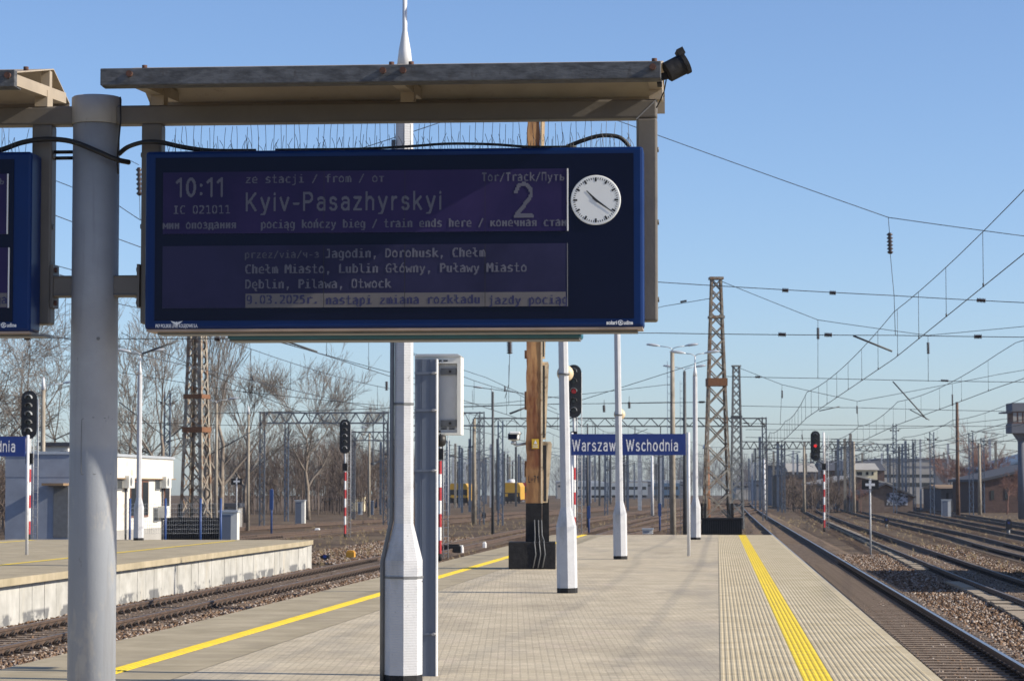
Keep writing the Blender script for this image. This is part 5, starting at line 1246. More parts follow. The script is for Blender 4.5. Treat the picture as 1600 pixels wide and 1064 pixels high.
def catenary(label, path, supports, gap=1.05, zc_=4.77, step=6.5, stag=.15, dr=1.0):
    """one thing per track: carrying wire, contact wire and droppers"""
    Yp = [p[1] for p in path]; Xp = [p[0] for p in path]; fx_ = lambda y: float(np.interp(y, Yp, Xp))
    t = thing('catenary', label, 'overhead wire', (fx_(supports[0]), supports[0], 0), 0, 'contact lines over the tracks'); o = t.location
    mw, cw_, rad = [], [], []
    for i, (a, b) in enumerate(zip(supports, supports[1:])):
        for k in range(12):
            u = k / 12; y = a + (b - a) * u; s = stag * (1 if i % 2 else -1) * (1 - 2 * u)
            mw.append(Vector((fx_(y) + s, y, zc_ + gap - (gap - .42) * 4 * u * (1 - u) * .42)) - o); cw_.append(Vector((fx_(y) + s, y, zc_)) - o); rad.append(.0038 + y * .00008)
    mb = MB(); mb.tube(mw, rad, 5); mb.build('carrying_wire', wire_m, t)
    mb = MB(); mb.tube(cw_, [r_ * 1.1 for r_ in rad], 5); mb.build('contact_wire', wire_m, t)
    Yw = [v.y for v in mw]; y = supports[0] + 3; n_ = 0
    while y < supports[-1] - 12 and n_ < 60:
        yy = y - o.y
        a = Vector([float(np.interp(yy, Yw, [v[j] for v in mw])) for j in range(3)]); b = Vector([float(np.interp(yy, Yw, [v[j] for v in cw_])) for j in range(3)])
        mb = MB(); mb.tube([a, b], (.0032 + y * .000035) * dr, 4); mb.tube([b + Vector((0, 0, -.01)), b + Vector((0, 0, .05))], .013, 5); mb.build('dropper', wire_m, t); y += step; n_ += 1
S1 = (8, 57.5, 106, 152, 183, 225, 270, 320)
catenary('contact line over the track at the right edge of the near platform', PT1, S1)
catenary('contact line over the hidden track left of the near platform', PT0, S1)
catenary('contact line over the track below the left platform', PTL, S1)
catenary('contact line over the second track on the right', [(5.4, -20)] + PTA, (20, 70, 118, 165, 210, 260, 320), step=9., dr=.8)
catenary('contact line over the third track on the right', PTC, (40, 100, 150, 200, 250, 310), step=12., dr=.7)
catenary('contact line over the fourth track on the right', PTE, (60, 120, 180, 240, 300), step=14., dr=.7)
catenary('contact line over the curving middle track', PTI, (150, 200, 250, 300))
# ================================================================== buildings
plaster_w = mat('white_plaster', (.58, .555, .49), .9, c2=(.68, .655, .60), scale=1.2, bump=.1)
overlay(plaster_w, noise_mask(plaster_w, .8, .6, .66, (1, 1, 1.5)), (.45, .32, .25), .55)
overlay(plaster_w, noise_mask(plaster_w, 1.5, .56, .72, (1, 1, .2), off=4), (.40, .37, .31), .5)
plaster_shade = mat('shaded_plaster', (.26, .29, .35), .9, var=.12, scale=1.2, bump=.1)  # white plaster darkened to blue-grey, shade put into the colour
brick_r = mat('red_brick', (.06, .035, .032), .9, c2=(.105, .062, .052), scale=3)
brick_b = mat('brown_brick', (.11, .078, .062), .9, c2=(.17, .125, .10), scale=2)
roof_d = mat('dark_roofing', (.05, .055, .07), .8, var=.2, scale=2)
roof_b = mat('slate_blue_roof', (.10, .16, .24), .7, var=.15, scale=1)
roof_br = mat('brown_roof', (.24, .16, .09), .8, var=.15, scale=1)
conc_l = mat('pale_office_concrete', (.32, .31, .29), .9, var=.1, scale=.6)
office_g = mat('grey_office_wall', (.13, .14, .165), .9, var=.12, scale=.5)
cream_w = mat('cream_wall', (.70, .62, .42), .9, var=.06, scale=1)
win_m = mat('window_glass', (.02, .025, .03), .12, var=.2)
win_br = mat('brown_window_frame', (.16, .07, .045), .7, var=.1)
graf_m = mat('graffiti_paint', (.03, .03, .035), .8, c2=(.35, .37, .42), scale=2.2, thr=(.45, .55))
def gable(mb, x0, x1, y0, y1, z0, ze, zr, m=0):
    xm = (x0 + x1) / 2
    return mb.add([(x0, y0, z0), (x1, y0, z0), (x1, y0, ze), (xm, y0, zr), (x0, y0, ze), (x0, y1, z0), (x1, y1, z0), (x1, y1, ze), (xm, y1, zr), (x0, y1, ze)],
                  [(0, 1, 2, 3, 4), (9, 8, 7, 6, 5), (0, 4, 9, 5), (1, 6, 7, 2)], m)
# ---- low white building on the left
K0 = at(113, 760, 105)
wb = thing('station_building', 'low white flat roofed building with brown windows behind the left platform', 'building', (K0.x, 105, GZ), RZ2)
Lb, Db, Hb = 19.0, 2.75, 3.35 - GZ
zfas = 2.30 - GZ
mb = MB(); mb.span((-Db, 0, 0), (-.12, Lb, zfas)); mb.build('wall', plaster_w, wb)
mb = MB(); mb.span((-Db - .02, -.10, 0), (-.11, -.005, zfas)); mb.build('end_wall', plaster_shade, wb)  # end facing the camera carries its shade as colour
mb = MB(); mb.span((-Db, 0, zfas + .001), (0, Lb, Hb - .12)); mb.build('fascia', plaster_w, wb)
mb = MB(); mb.span((-Db - .03, -.11, zfas + .001), (-.01, -.003, Hb - .12)); mb.build('end_fascia', plaster_shade, wb)
mb = MB(); mb.span((-Db - .1, -.15, Hb - .119), (.08, Lb + .05, Hb)); mb.build('roof_edge', lamp_m, wb)
mb = MB(); mb.span((-.12, 0, zfas - .05), (.06, Lb + .3, zfas)); mb.build('drip_edge', roof_br, wb)
def wall_y(px):                                # photo column -> distance along the long wall
    d = ray(px, 760); n_ = Vector((math.cos(RZ2), math.sin(RZ2), 0)); o = wb.location + n_ * (-.12)
    k = (o - Vector((0, 0, EYE))).dot(n_) / d.dot(n_); p = Vector((0, 0, EYE)) + d * k - wb.location
    return p.dot(Vector((-math.sin(RZ2), math.cos(RZ2), 0)))
for pa, pb, kind in ((203, 212, 't'), (221, 231, 't'), (256, 264, 't'), (182, 190, 's'), (242, 249, 's'), (239.5, 246, 'l')):
    ya, yb_ = wall_y(pa), wall_y(pb); k = {'t': (.72, 2.2), 's': (1.75, 2.25), 'l': (.25, .95)}[kind]; z0, z1 = k[0] - GZ - .55 + (.55 if kind != 't' else .35), k[1] - GZ
    mb = MB(); mb.span((-.122, ya, z0), (-.08, yb_, z1)); w_ = mb.build('window', win_br if kind == 't' else panel_dk, wb)
    mb = MB(); mb.span((-.079, ya + .08, z0 + .08), (-.074, yb_ - .08, z1 - .08)); mb.build('pane', win_m, w_)
for pa in (190.5, 249.5, 246.5):
    ya = wall_y(pa); z0 = (1.85 if pa != 246.5 else .45) - GZ
    mb = MB(); mb.span((-.12, ya, z0), (.2, ya + 1.1, z0 + .55)); u = mb.build('air_conditioner', offwhite, wb)
    mb = MB(); mb.lathe([(.2, 0), (.2, .012)], 14, (.2, ya + .4, z0 + .28), 0, False, 0, Matrix.Rotation(math.pi / 2, 3, 'Y')); mb.build('fan', panel_dk, u)
for k_ in range(3):
    mb = MB(); yy = 2.2 + k_ * 7.4; mb.tube([(-.06, yy, zfas - .05), (-.06, yy, .05)], .045, 6); mb.build('downpipe', roof_d, wb)
for z_, h_ in ((.0, .45),):
    mb = MB(); mb.span((-.13, .02, z_), (-.105, Lb - .02, h_ + .6)); mb.build('plinth_band', conc_l, wb)
mb = MB(); mb.span((-1.0, -1.05, 1.95 - GZ), (-.1, -.1, 2.05 - GZ)); mb.build('porch_roof', roof_br, wb)
mb = MB(); mb.span((-.75, -.13, .9), (-.14, -.101, 1.9 - GZ)); mb.build('door', panel_dk, wb)
a = at(68, 720, 135); b = at(107, 697, 135)
t = thing('roof_hut', 'small pale hut showing above the roof of the low white building', 'building', (a.x, 135, GZ), RZ2)
mb = MB(); mb.span((0, 0, 0), (b.x - a.x, 3, b.z - GZ)); mb.build('wall', plaster_w, t)
mb = MB(); mb.span((-.2, -.2, b.z - GZ), (b.x - a.x + .2, 3.2, b.z - GZ + .2)); mb.build('roof', roof_d, t)
mb = MB(); mb.span((.9, -.02, b.z - GZ - 1.0), (1.25, -.001, b.z - GZ - .25)); mb.build('window', win_m, t)
def block(label, px0, px1, pyt, Y, D, wall, roof, style='flat', pye=None, wins=(), name='building', rz=0, pym=None):
    a = at(px0, 762, Y); k = Y / FPX; W = (px1 - px0) * k; H = at(px0, pyt, Y).z - GZ; He = at(px0, pye, Y).z - GZ if pye else H
    t = thing(name, label, 'building', (a.x, Y, GZ), rz, 'buildings along the far side of the yard')
    mb = MB()
    if style == 'flat':
        mb.span((0, 0, 0), (W, D, H - .3)); mb.build('wall', wall, t)
        mb = MB(); mb.span((-.15, -.15, H - .3), (W + .15, D + .15, H)); mb.build('roof', roof, t)
    elif style == 'gable':
        gable(mb, 0, W, 0, D, 0, He, H); mb.build('wall', wall, t); mb = MB(); e_ = .35
        for s in (0, 1):
            xa, xb = (-e_, W / 2) if s == 0 else (W + e_, W / 2); sl_ = (H - He) / (W / 2); za = He - sl_ * e_
            p = [(xa, -.4, za + .02), (xb, -.4, H + .02), (xb, D + .4, H + .02), (xa, D + .4, za + .02)]
            mb.add(p + [(x, y, z + .22) for x, y, z in p], [(0, 1, 2, 3), (7, 6, 5, 4), (0, 4, 5, 1), (1, 5, 6, 2), (2, 6, 7, 3), (3, 7, 4, 0)])
        mb.build('roof', roof, t)
    elif style == 'ridge':
        mb.span((0, 0, 0), (W, D, He)); mb.build('wall', wall, t); mb = MB()
        mb.xprism([(-.4, He), (D / 2, H), (D + .4, He)], -.3, W + .3); mb.build('roof', roof, t)
    elif style == 'lean':                      # roof rising to the right
        mb.add([(0, 0, 0), (W, 0, 0), (W, 0, H), (0, 0, He), (0, D, 0), (W, D, 0), (W, D, H), (0, D, He)], [(0, 1, 2, 3), (7, 6, 5, 4), (0, 3, 7, 4), (1, 5, 6, 2)]); mb.build('wall', wall, t); mb = MB()
        p = [(-.5, -.5, He - .1), (W, -.5, H + .02), (W, D + .5, H + .02), (-.5, D + .5, He - .1)]
        mb.add(p + [(x, y, z + .3) for x, y, z in p], [(0, 1, 2, 3), (7, 6, 5, 4), (0, 4, 5, 1), (1, 5, 6, 2), (2, 6, 7, 3), (3, 7, 4, 0)]); mb.build('roof', roof, t)
    for (wa, wb_, ya, yb_, *mm) in wins:
        mb = MB(); xa, xb = (wa - px0) * k, (wb_ - px0) * k; za, zb = at(px0, yb_, Y).z - GZ, at(px0, ya, Y).z - GZ
        mb.span((xa, -.05, za), (xb, -.001, zb)); mb.build('window', mm[0] if mm else win_m, t)
    return t
block('dark narrow block right of the grey lattice mast on the skyline', 1206, 1224, 727, 420, 12, office_g, roof_d, wins=((1209, 1212, 735, 755), (1216, 1219, 735, 755)))
block('brown brick warehouse with a grey upper storey left of the signal showing red', 1228, 1272, 741, 380, 20, brick_b, roof_d, wins=((1232, 1268, 742.5, 745.5, office_g), (1240, 1244, 760, 768), (1254, 1258, 760, 768)))
block('grey roof block behind the brown brick warehouse', 1234, 1276, 723, 430, 14, office_g, conc_l, 'ridge', 737, wins=((1241, 1246, 739, 742), (1255, 1260, 739, 742)))
block('dark roofed hall behind the brick gable hall', 1288, 1382, 719, 440, 16, brick_r, roof_d, 'ridge', 735, wins=tuple((1294 + 11 * i, 1300 + 11 * i, 737, 744) for i in range(4)))
block('cream house with a pale hipped roof above the brick gable hall', 1333, 1371, 723, 400, 10, cream_w, conc_l, 'ridge', 734, wins=((1339, 1347, 737, 742.5), (1353, 1357, 737, 742), (1362, 1365, 737, 742)))
block('wide brick hall with a low gable behind the signal showing red', 1288, 1390, 745, 350, 25, brick_b, conc_l, 'gable', 757, wins=((1300, 1304, 775, 786), (1345, 1349, 772, 782)))
block('dark gabled shed with graffiti before the grey office block', 1341, 1426, 757, 300, 10, brick_b, roof_d, 'gable', 776, wins=((1385, 1418, 770, 789, graf_m),))
block('grey office block with rows of windows', 1374, 1484, 716, 470, 20, conc_l, office_g, wins=((1382, 1460, 741, 745.5), (1382, 1460, 754, 760), (1410, 1460, 728, 731, office_g), (1462, 1482, 719, 790, office_g)))
block('brown roofed shed between the office block and the red brick hall', 1470, 1540, 757, 330, 14, roof_d, roof_br, 'ridge', 763, wins=((1478, 1482, 770, 780), (1496, 1500, 770, 780)))
block('red brick hall with a pale roof edge at the right side', 1539, 1640, 728, 300, 22, brick_r, roof_d, 'lean', 751, wins=((1548, 1553, 766, 780), (1570, 1576, 762, 780), (1592, 1598, 760, 780)))
block('hall with a slate blue roof behind the red brick hall', 1556, 1680, 700, 345, 24, roof_b, roof_b, 'lean', 733, wins=((1580, 1590, 736, 745),))
block('small brown flat roofed hut in front of the bare woods on the left', 505, 545, 778, 330, 6, brick_b, roof_d, wins=((515, 518, 783, 788),))
block('tiny cream hut right of the five lamp signal', 545, 569, 771, 320, 5, cream_w, conc_l, wins=((549, 552, 777, 783),))
block('orange brick stub tower left of the five lamp signal', 513, 524, 766, 345, 2.5, brick_r, roof_br, wins=((516, 518, 770, 774),))
block('low pale hut behind the white relay cabinet on the left', 345, 372, 786, 190, 3, conc_l, roof_d, wins=((352, 356, 789, 794),))
for i, (pa, pb, py, Y, st, wl_, rf) in enumerate(((1395, 1450, 733, 520, 'flat', conc_l, office_g), (1300, 1345, 742, 560, 'ridge', office_g, roof_d), (1180, 1222, 750, 600, 'flat', office_g, roof_d), (870, 935, 751, 690, 'flat', conc_l, lamp_m), (985, 1075, 750, 700, 'flat', office_g, lamp_m), (1150, 1206, 752, 650, 'ridge', conc_l, roof_d), (640, 700, 753, 700, 'flat', office_g, roof_d))):
    block(('pale flat building behind the office block on the skyline', 'grey ridge roofed shed behind the brick gable hall, left half', 'low grey block left of the dark narrow block', 'long pale shed on the horizon below the left end of the name sign', 'long grey shed on the horizon below the right end of the name sign', 'low pale shed on the horizon right of the grey lattice mast', 'low grey shed on the horizon behind the yellow machine')[i], pa, pb, py, Y, 12, wl_, rf, st, py + 6 if st == 'ridge' else None, wins=tuple((pa + (pb - pa) * (j + .2) / 5, pa + (pb - pa) * (j + .8) / 5, py + 7, py + 9.5) for j in range(5)))
# signal box tower at the right edge
o = at(1597, 700, 240); t = thing('signal_tower', 'grey railway control tower with a glazed cabin at the right edge', 'tower', (o.x, 240, GZ), 0); k = 240 / FPX
zt_ = lambda py: at(1597, py, 240).z - GZ
mb = MB(); mb.lathe([(.45, 0), (.4, zt_(684))], 10); mb.build('stem', office_g, t)
mb = MB(); mb.lathe([(.45, zt_(690)), (1.15, zt_(676))], 4, (0, 0, 0), 0, False, math.pi / 4); mb.span((-20 * k, -1.3, zt_(677)), (26 * k, 1.6, zt_(662))); mb.build('balcony', office_g, t)
mb = MB(); mb.span((-18 * k, -1.2, zt_(662) + .001), (26 * k, 1.5, zt_(643))); c = mb.build('cabin', win_br, t)
mb = MB()
for i in range(5): mb.span((-17.5 * k + i * 8.2 * k, -1.23, zt_(660)), (-17.5 * k + i * 8.2 * k + 5.6 * k, -1.201, zt_(645)))
mb.build('pane', conc_l, c)
mb = MB(); mb.span((-19 * k, -1.4, zt_(643) + .001), (26 * k, 1.7, zt_(630))); mb.span((-33 * k, -1.2, zt_(646)), (-19 * k, 1.0, zt_(644))); mb.build('roof', office_g, t)
# ================================================================== rail vehicles, car
def wheels(t, xs, r=.45, half=.75, m=None):
    for x in xs:
        for s in (-1, 1):
            mb = MB(); mb.lathe([(r, -.06), (r, .06)], 14, (s * half, x, r), 0, False, 0, Matrix.Rotation(math.pi / 2, 3, 'Y')); mb.build('wheel', m or base_dark, t)
yel_v = mat('yellow_vehicle_paint', (.50, .28, .015), .5, var=.08, scale=1)
def rail_car(name, label, cat, px, pyt, Y, W, L, body, front, zwin=(.55, .85), extra=None, rz=None, zb=-.8):
    o = at(px, 762, Y); H = at(px, pyt, Y).z - zb; t = thing(name, label, cat, (o.x, Y, zb), RZR if rz is None else rz)
    mb = MB(); mb.prism([(-W / 2, .7), (W / 2, .7), (W / 2, H * .82), (W / 2 - .35, H), (-W / 2 + .35, H), (-W / 2, H * .82)], 0, L); mb.build('body', body, t)
    mb = MB(); mb.span((-W / 2 + .12, -.04, H * zwin[0]), (W / 2 - .12, -.001, H * zwin[1])); mb.build('windscreen', win_m, t)
    mb = MB(); mb.span((-W / 2 - .02, -.10, .38), (W / 2 + .02, .3, .95)); mb.build('buffer_beam', front, t)
    for s in (-1, 1):
        mb = MB(); mb.tube([(s * .88, -.5, 1.0), (s * .88, -.1, 1.0)], .2, 10); mb.build('buffer', base_dark, t)
    mb = MB(); mb.span((-W / 2 - .01, -.03, .951), (W / 2 + .01, -.002, H * .36)); mb.build('lower_panel', front, t)
    wheels(t, (1.5, L - 1.5))
    if extra: extra(t, H, W, L)
    return t
def stripes(t, H, W, L):
    for s in (-1, 1):
        mb = MB(); mb.span((s * W * .28 - .25, -.06, H * .34), (s * W * .28 + .25, -.041, H * .48)); mb.build('lamp_panel', yel_v, t)
def cover(t, H, W, L): mb = MB(); mb.ball((0, 1.2, H), .9, 0, 12, (1, 1, .7)); mb.build('white_cover', white_paint, t)
rail_car('track_machine', 'yellow track maintenance machine with a dark windscreen beside the grey column', 'rail vehicle', 716, 755, 385, 2.9, 9, yel_v, base_dark, (.45, .72), stripes)
rail_car('track_machine', 'yellow track machine with a white domed cover left of the brown mast', 'rail vehicle', 799, 754, 430, 3.0, 10, yel_v, base_dark, (.30, .52), both(lambda t, H: None) if False else (lambda t, H, W, L: (stripes(t, H, W, L), cover(t, H, W, L))))
rail_car('railcar', 'red and white passenger railcar partly hidden by the brown mast', 'train', 818, 754, 480, 2.9, 22, red_p, red_p, (.50, .80))
train_w = mat('pale_train_paint', (.34, .38, .41), .5, var=.05); train_b = mat('blue_train_paint', (.06, .12, .20), .5, var=.05)
for i, (pa, pb, m1, y, lab) in enumerate(((880, 950, train_w, 640, 'long pale train standing far off below the left of the name sign'), (945, 1012, train_w, 660, 'pale train car behind the masts below the middle of the name sign'), (1020, 1062, train_b, 650, 'blue train car far off left of the concrete lamp masts'), (936, 1000, train_b, 720, 'distant blue train row behind the pale train'))):
    a = at(pa, 762, y); b = at(pb, 762, y); t = thing('train_car', lab, 'train', (a.x, y, -.8), 0, 'trains standing far down the yard'); W = b.x - a.x
    mb = MB(); mb.span((0, 0, .8), (W, 2.8, 3.9)); mb.build('body', m1, t)
    mb = MB(); mb.span((.4, -.02, 2.2), (W - .4, -.001, 3.0)); mb.build('window_band', win_m, t)
    mb = MB(); mb.span((0, .1, 3.9), (W, 2.7, 4.2)); mb.build('roof', conc_l if i % 2 else lamp_m, t)
    mb = MB(); mb.span((.3, .3, .2), (W - .3, 2.5, .8)); mb.build('underframe', base_dark, t)
o = ground(597, 794, GZ); car_b = mat('dark_blue_car_paint', (.03, .06, .12), .3, .3, var=.05)
t = thing('parked_car', 'dark blue car parked by the huts left of the nearest lamp post', 'car', o, 1.3)
mb = MB(); pr = [(-2.1, .3), (2.1, .3), (2.15, .75), (1.3, .9), (.75, 1.4), (-1.0, 1.45), (-1.7, .95), (-2.15, .85)]
mb.xprism([(x, z) for x, z in pr], -.85, .85); mb.build('body', car_b, t)
mb = MB(); mb.xprism([(1.15, .95), (.72, 1.33), (-.95, 1.37), (-1.5, .98)], -.87, .87); mb.build('window', win_m, t)
wheels(t, (-1.3, 1.3), .32, .78)
# unseen open wagon on the third track, added to cast shade on the gravel
cy = 69.0; wx = float(np.interp(69, [p[1] for p in PTC], [p[0] for p in PTC])) + .15
t = thing('unseen_wagon', 'unseen brown freight wagon added on the third track to shade the gravel', 'rail vehicle', (wx, cy, ZR), RZR)
mb = MB(); mb.span((-1.4, 0, .95), (1.4, 18.5, 3.35)); mb.build('body', rust, t)
mb = MB(); mb.span((-1.2, -.2, .5), (1.2, 18.7, .949)); mb.build('underframe', base_dark, t); wheels(t, (1.8, 3.6, 14.9, 16.7))
# ================================================================== cabinets, posts, trough, small trackside things
def trackside_box(label, pxa, pxb, pya, pyb, z=GZ, m=None, Y=None):
    p = ground((pxa + pxb) / 2, pyb, z) if Y is None else Vector((at((pxa + pxb) / 2, 762, Y).x, Y, z)); k = p.y / FPX; W = (pxb - pxa) * k; H = (pyb - pya) * k if Y is None else at(pxa, pya, Y).z - z
    t = thing('relay_cabinet', label, 'cabinet', p, RZR, 'trackside relay cabinets')
    mb = MB(); mb.span((-W / 2, 0, 0), (W / 2, W * .7, H - .08)); mb.build('housing', m or offwhite, t)
    mb = MB(); mb.span((-W / 2 + .03, -.02, .1), (W / 2 * .3, -.001, H - .18)); mb.build('door', cab_grey, t)
    mb = MB(); mb.span((-W / 2 - .04, -.06, H - .08), (W / 2 + .04, W * .7 + .04, H)); mb.build('lid', lamp_m, t)
trackside_box('white and blue relay cabinet right of the left ribbed plinth', 343, 371, 797, 836, GZ, offwhite, 103)
trackside_box('slim pale relay cabinet behind the end of the left platform', 461, 476, 781, 820)
trackside_box('slim white relay cabinet left of the car', 559, 566, 784, 804)
trackside_box('blue grey relay cabinet left of the car, beside the lamp post', 575, 583, 782, 804, GZ, cab_grey)
trackside_box('white relay cabinet below the white cross sign on the right', 1472, 1486, 780, 808)
trackside_box('pale relay cabinet right of the signal showing red', 1292, 1300, 772, 796)
trackside_box('dark blue relay cabinet two steps right of the signal showing red', 1302, 1310, 778, 796, GZ, cab_grey)
trackside_box('white and green box on a post right of the grey lattice mast', 1203, 1209, 762, 786)
trackside_box('pale trackside box on the gravel right of the black plinth', 1004, 1020, 825, 834, -.9)
trackside_box('small white post box far right by the brick hall', 1553, 1558, 784, 797)
def dwarf_signal(label, px, pyt, pyb):
    p = ground(px, pyb, GZ); k = p.y / FPX; H = (pyb - pyt) * k; t = thing('dwarf_signal', label, 'railway signal', p, RZR, 'low dwarf signals in the gravel')
    mb = MB(); mb.lathe([(.09, 0), (.08, H * .5)], 8); mb.build('stem', panel_dk, t)
    mb = MB(); mb.prism([(-.17, H * .45), (.17, H * .45), (.17, H * .88), (.08, H), (-.08, H), (-.17, H * .88)], -.12, .12); h = mb.build('head', black_p, t)
    mb = MB(); mb.lathe([(.07, 0), (.07, .03)], 10, (0, -.12, H * .8), 0, False, 0, Matrix.Rotation(math.pi / 2, 3, 'X')); mb.build('lens', sign_blue, h)
dwarf_signal('dwarf signal with a blue lens at the far right among the dark tracks', 1576, 811, 839)
dwarf_signal('black dwarf signal between the second and third tracks on the right', 1385, 808, 826)
dwarf_signal('black dwarf signal in the gravel left of the long gantry post', 756, 800, 817)
dwarf_signal('black dwarf signal beside the yellow box near the left platform end', 508, 867, 877)
blue_post = mat('blue_post_paint', (.02, .06, .20), .5, var=.1)
def bollard(label, px, pyt, pyb, z=GZ):
    p = ground(px, pyb, z); k = p.y / FPX; H = (pyb - pyt) * k; t = thing('cable_post', label, 'post', p, RZR, 'blue posts by the tracks')
    mb = MB(); mb.lathe([(.06, 0), (.06, H)], 8); mb.build('pole', blue_post, t)
    mb = MB(); mb.span((-.10, -.08, H * .55), (.10, .08, H * .98)); mb.build('box', blue_post, t)
bollard('blue post right of the red lens signal, below the name sign', 920, 790, 834)
bollard('blue post below the right half of the name sign', 1031, 786, 831)
bollard('blue post at the far corner of the left platform', 424, 764, 836)
# mesh fence at the end of the left platform
p0, p1 = at(196, 800, 100), at(346, 800, 101.5); t = thing('mesh_fence', 'wire mesh fence with blue posts in front of the low white building', 'fence', (p0.x, p0.y, 0), 0); d = p1 - p0
mb = MB(); n_ = 44
for i in range(n_ + 1): q = Vector((d.x, d.y, 0)) * (i / n_); mb.tube([q + Vector((0, 0, .05)), q + Vector((0, 0, 1.25))], .004, 3, 0, False)
for i in range(8): z = .08 + i * .165; mb.tube([(0, 0, z), (d.x, d.y, z)], .004, 3, 0, False)
mb.build('wire_mesh', steel_lt, t)
for px in (203, 258, 313, 345):
    mb = MB(); f = (px - 196) / 150; mb.lathe([(.045, -1), (.045, 1.45)], 8, (d.x * f, d.y * f, 0)); mb.build('post', blue_post, t)
# cable trough of flat concrete covers
trough_m = mat('sandy_concrete', (.26, .21, .15), .95, c2=(.36, .30, .22), scale=4, bump=.2)
t = thing('cable_trough', 'broken line of sandy concrete cable trough covers in the gravel on the right', 'cable trough', ground(1600, 958, -.98), 0)
o = t.location.copy()
line = [(1640, 984), (1600, 960), (1545, 932), (1494, 911), (1440, 888), (1390, 862), (1330, 833), (1290, 815)]
W_ = [ground(px, py, -.98) for px, py in line]; gaps = {3}
for i, (a, b) in enumerate(zip(W_, W_[1:])):
    n_ = max(1, int((b - a).length / 1.0))
    for j in range(n_):
        if i == 3 and j < n_ * .8: continue
        u = (j + .5) / n_; c = a.lerp(b, u); dr = (b - a).normalized(); rz = math.atan2(dr.y, dr.x)
        R = Matrix.Rotation(rz + rnd.uniform(-.03, .03), 3, 'Z'); mb = MB(); mb.box(c - o + Vector((0, 0, rnd.uniform(-.03, .02))), ((b - a).length / n_ - .04, .62, .12), R); mb.build('cover_slab', trough_m, t)
small_rnd = random.Random(5)
orange_m = mat('orange_paint', (.60, .30, .03), .6, var=.1)
for px, py, w, h, m, lab, nm in ((548, 871, .35, .30, orange_m, 'small orange box beside the track at the left platform end', 'marker_box'), (705, 864, .9, .4, base_dark, 'black point machine between the rails right of the grey column', 'point_machine'), (721, 864, .16, .35, white_paint, 'white marker stone beside the black point machine', 'marker_stone'), (496, 832, .3, .3, white_paint, 'white marker stone near the foot of the five lamp signal', 'marker_stone'), (757, 856, .16, .3, white_paint, 'white marker stone left of the black plinth', 'marker_stone')):
    p = ground(px, py, GZ + .04); t = thing(nm, lab, nm.replace('_', ' '), p, RZR)
    mb = MB(); mb.span((-w / 2, -.2, 0), (w / 2, .2, h * .8)); mb.build('body', m, t, bevel=.02)
    mb = MB(); mb.span((-w * .4, -.16, h * .8), (w * .4, .16, h)); mb.build('lid', m, t, bevel=.02)
# ================================================================== bare trees, woods
bark = mat('bark', (.12, .095, .075), .9, c2=(.28, .235, .19), scale=2)
bark_r = mat('reddish_twigs', (.15, .07, .06), .9, c2=(.22, .12, .09), scale=2)
twig = mat('twig', (.12, .10, .085), .9, c2=(.23, .20, .17), scale=1)
def grow(mb, p, d, L, r, lvl, rg, up=.25, n_=4, spread=.75, kids=(5, 6, 6)):
    pts, rs = [p.copy()], [r]; q = p.copy(); dd = d.normalized()
    for i in range(n_):
        dd = (dd + Vector((rg.gauss(0, .13), rg.gauss(0, .13), rg.gauss(0, .08) + up * .12))).normalized(); q = q + dd * (L / n_); pts.append(q.copy()); rs.append(r * (1 - .62 * (i + 1) / n_))
    mb.tube(pts, [max(.0115, x) for x in rs], 5 if r > .05 else 3, 0, False)
    if lvl == 0: return
    k = kids[-lvl] if lvl <= len(kids) else 6
    for j in range(k):
        u = rg.uniform(.22, 1.0); i = min(n_ - 1, int(u * n_)); f = u * n_ - i; b = pts[i].lerp(pts[i + 1], f); ax = (pts[i + 1] - pts[i]).normalized()
        s = ax.cross(Vector((rg.gauss(0, 1), rg.gauss(0, 1), rg.gauss(0, 1)))).normalized(); a_ = rg.uniform(.35, spread)
        grow(mb, b, ax * math.cos(a_) + s * math.sin(a_) + Vector((0, 0, up * .5)), L * rg.uniform(.42, .68), max(.01, rs[i] * .52), lvl - 1, rg, up, n_ if lvl > 1 else 3, spread, kids)
def bare_tree(label, loc, seed, H=12., spread=.75, up=.3, m=None, forks=3, kids=(5, 5, 6), group='bare winter trees'):
    rg = random.Random(seed); t = thing('bare_tree', label, 'tree', loc, rg.uniform(0, 6), group)
    tk = MB(); cr = MB(); p = Vector((0, 0, 0)); pts, rs = [p], [H * .018]
    for i in range(5): p = p + Vector((rg.gauss(0, .12), rg.gauss(0, .12), H * .11)); pts.append(p); rs.append(H * .018 * (1 - .12 * (i + 1)))
    tk.tube(pts, rs, 8); tk.build('trunk', m or bark, t)
    for i in range(forks + 5):
        j = 5 if i < forks else rg.randint(2, 5); a_ = rg.uniform(0, 6.28); el_ = rg.uniform(.15, spread) if i < forks else rg.uniform(.5, spread + .35)
        grow(cr, pts[j], Vector((math.cos(a_) * math.sin(el_), math.sin(a_) * math.sin(el_), math.cos(el_))), H * (.48 if i < forks else .36) * rg.uniform(.8, 1.1), rs[j] * .62, 3, rg, up, 4, spread, kids)
    c = cr.build('crown', m or twig, t); t['h'] = H; return t
def gp(px, Y): o = at(px, 762, Y); return (o.x, Y, GZ)
Hh = lambda pyt, Y: at(0, pyt, Y).z - GZ
T1 = bare_tree('big bare tree reaching in from the left edge behind the signal', gp(-25, 138), 1, Hh(500, 138), .95, .15, None, 3, (5, 6, 6))
T2 = bare_tree('broad bare tree behind the low white building', gp(250, 170), 2, Hh(540, 170), .8, .25)
T3 = bare_tree('narrow upright bare tree right of the rusty left lattice mast', gp(345, 182), 3, Hh(528, 182), .38, .75)
T4 = bare_tree('lone bare tree standing left of the five lamp signal', gp(482, 235), 4, Hh(585, 235), .72, .35, None, 4, (5, 6, 7))
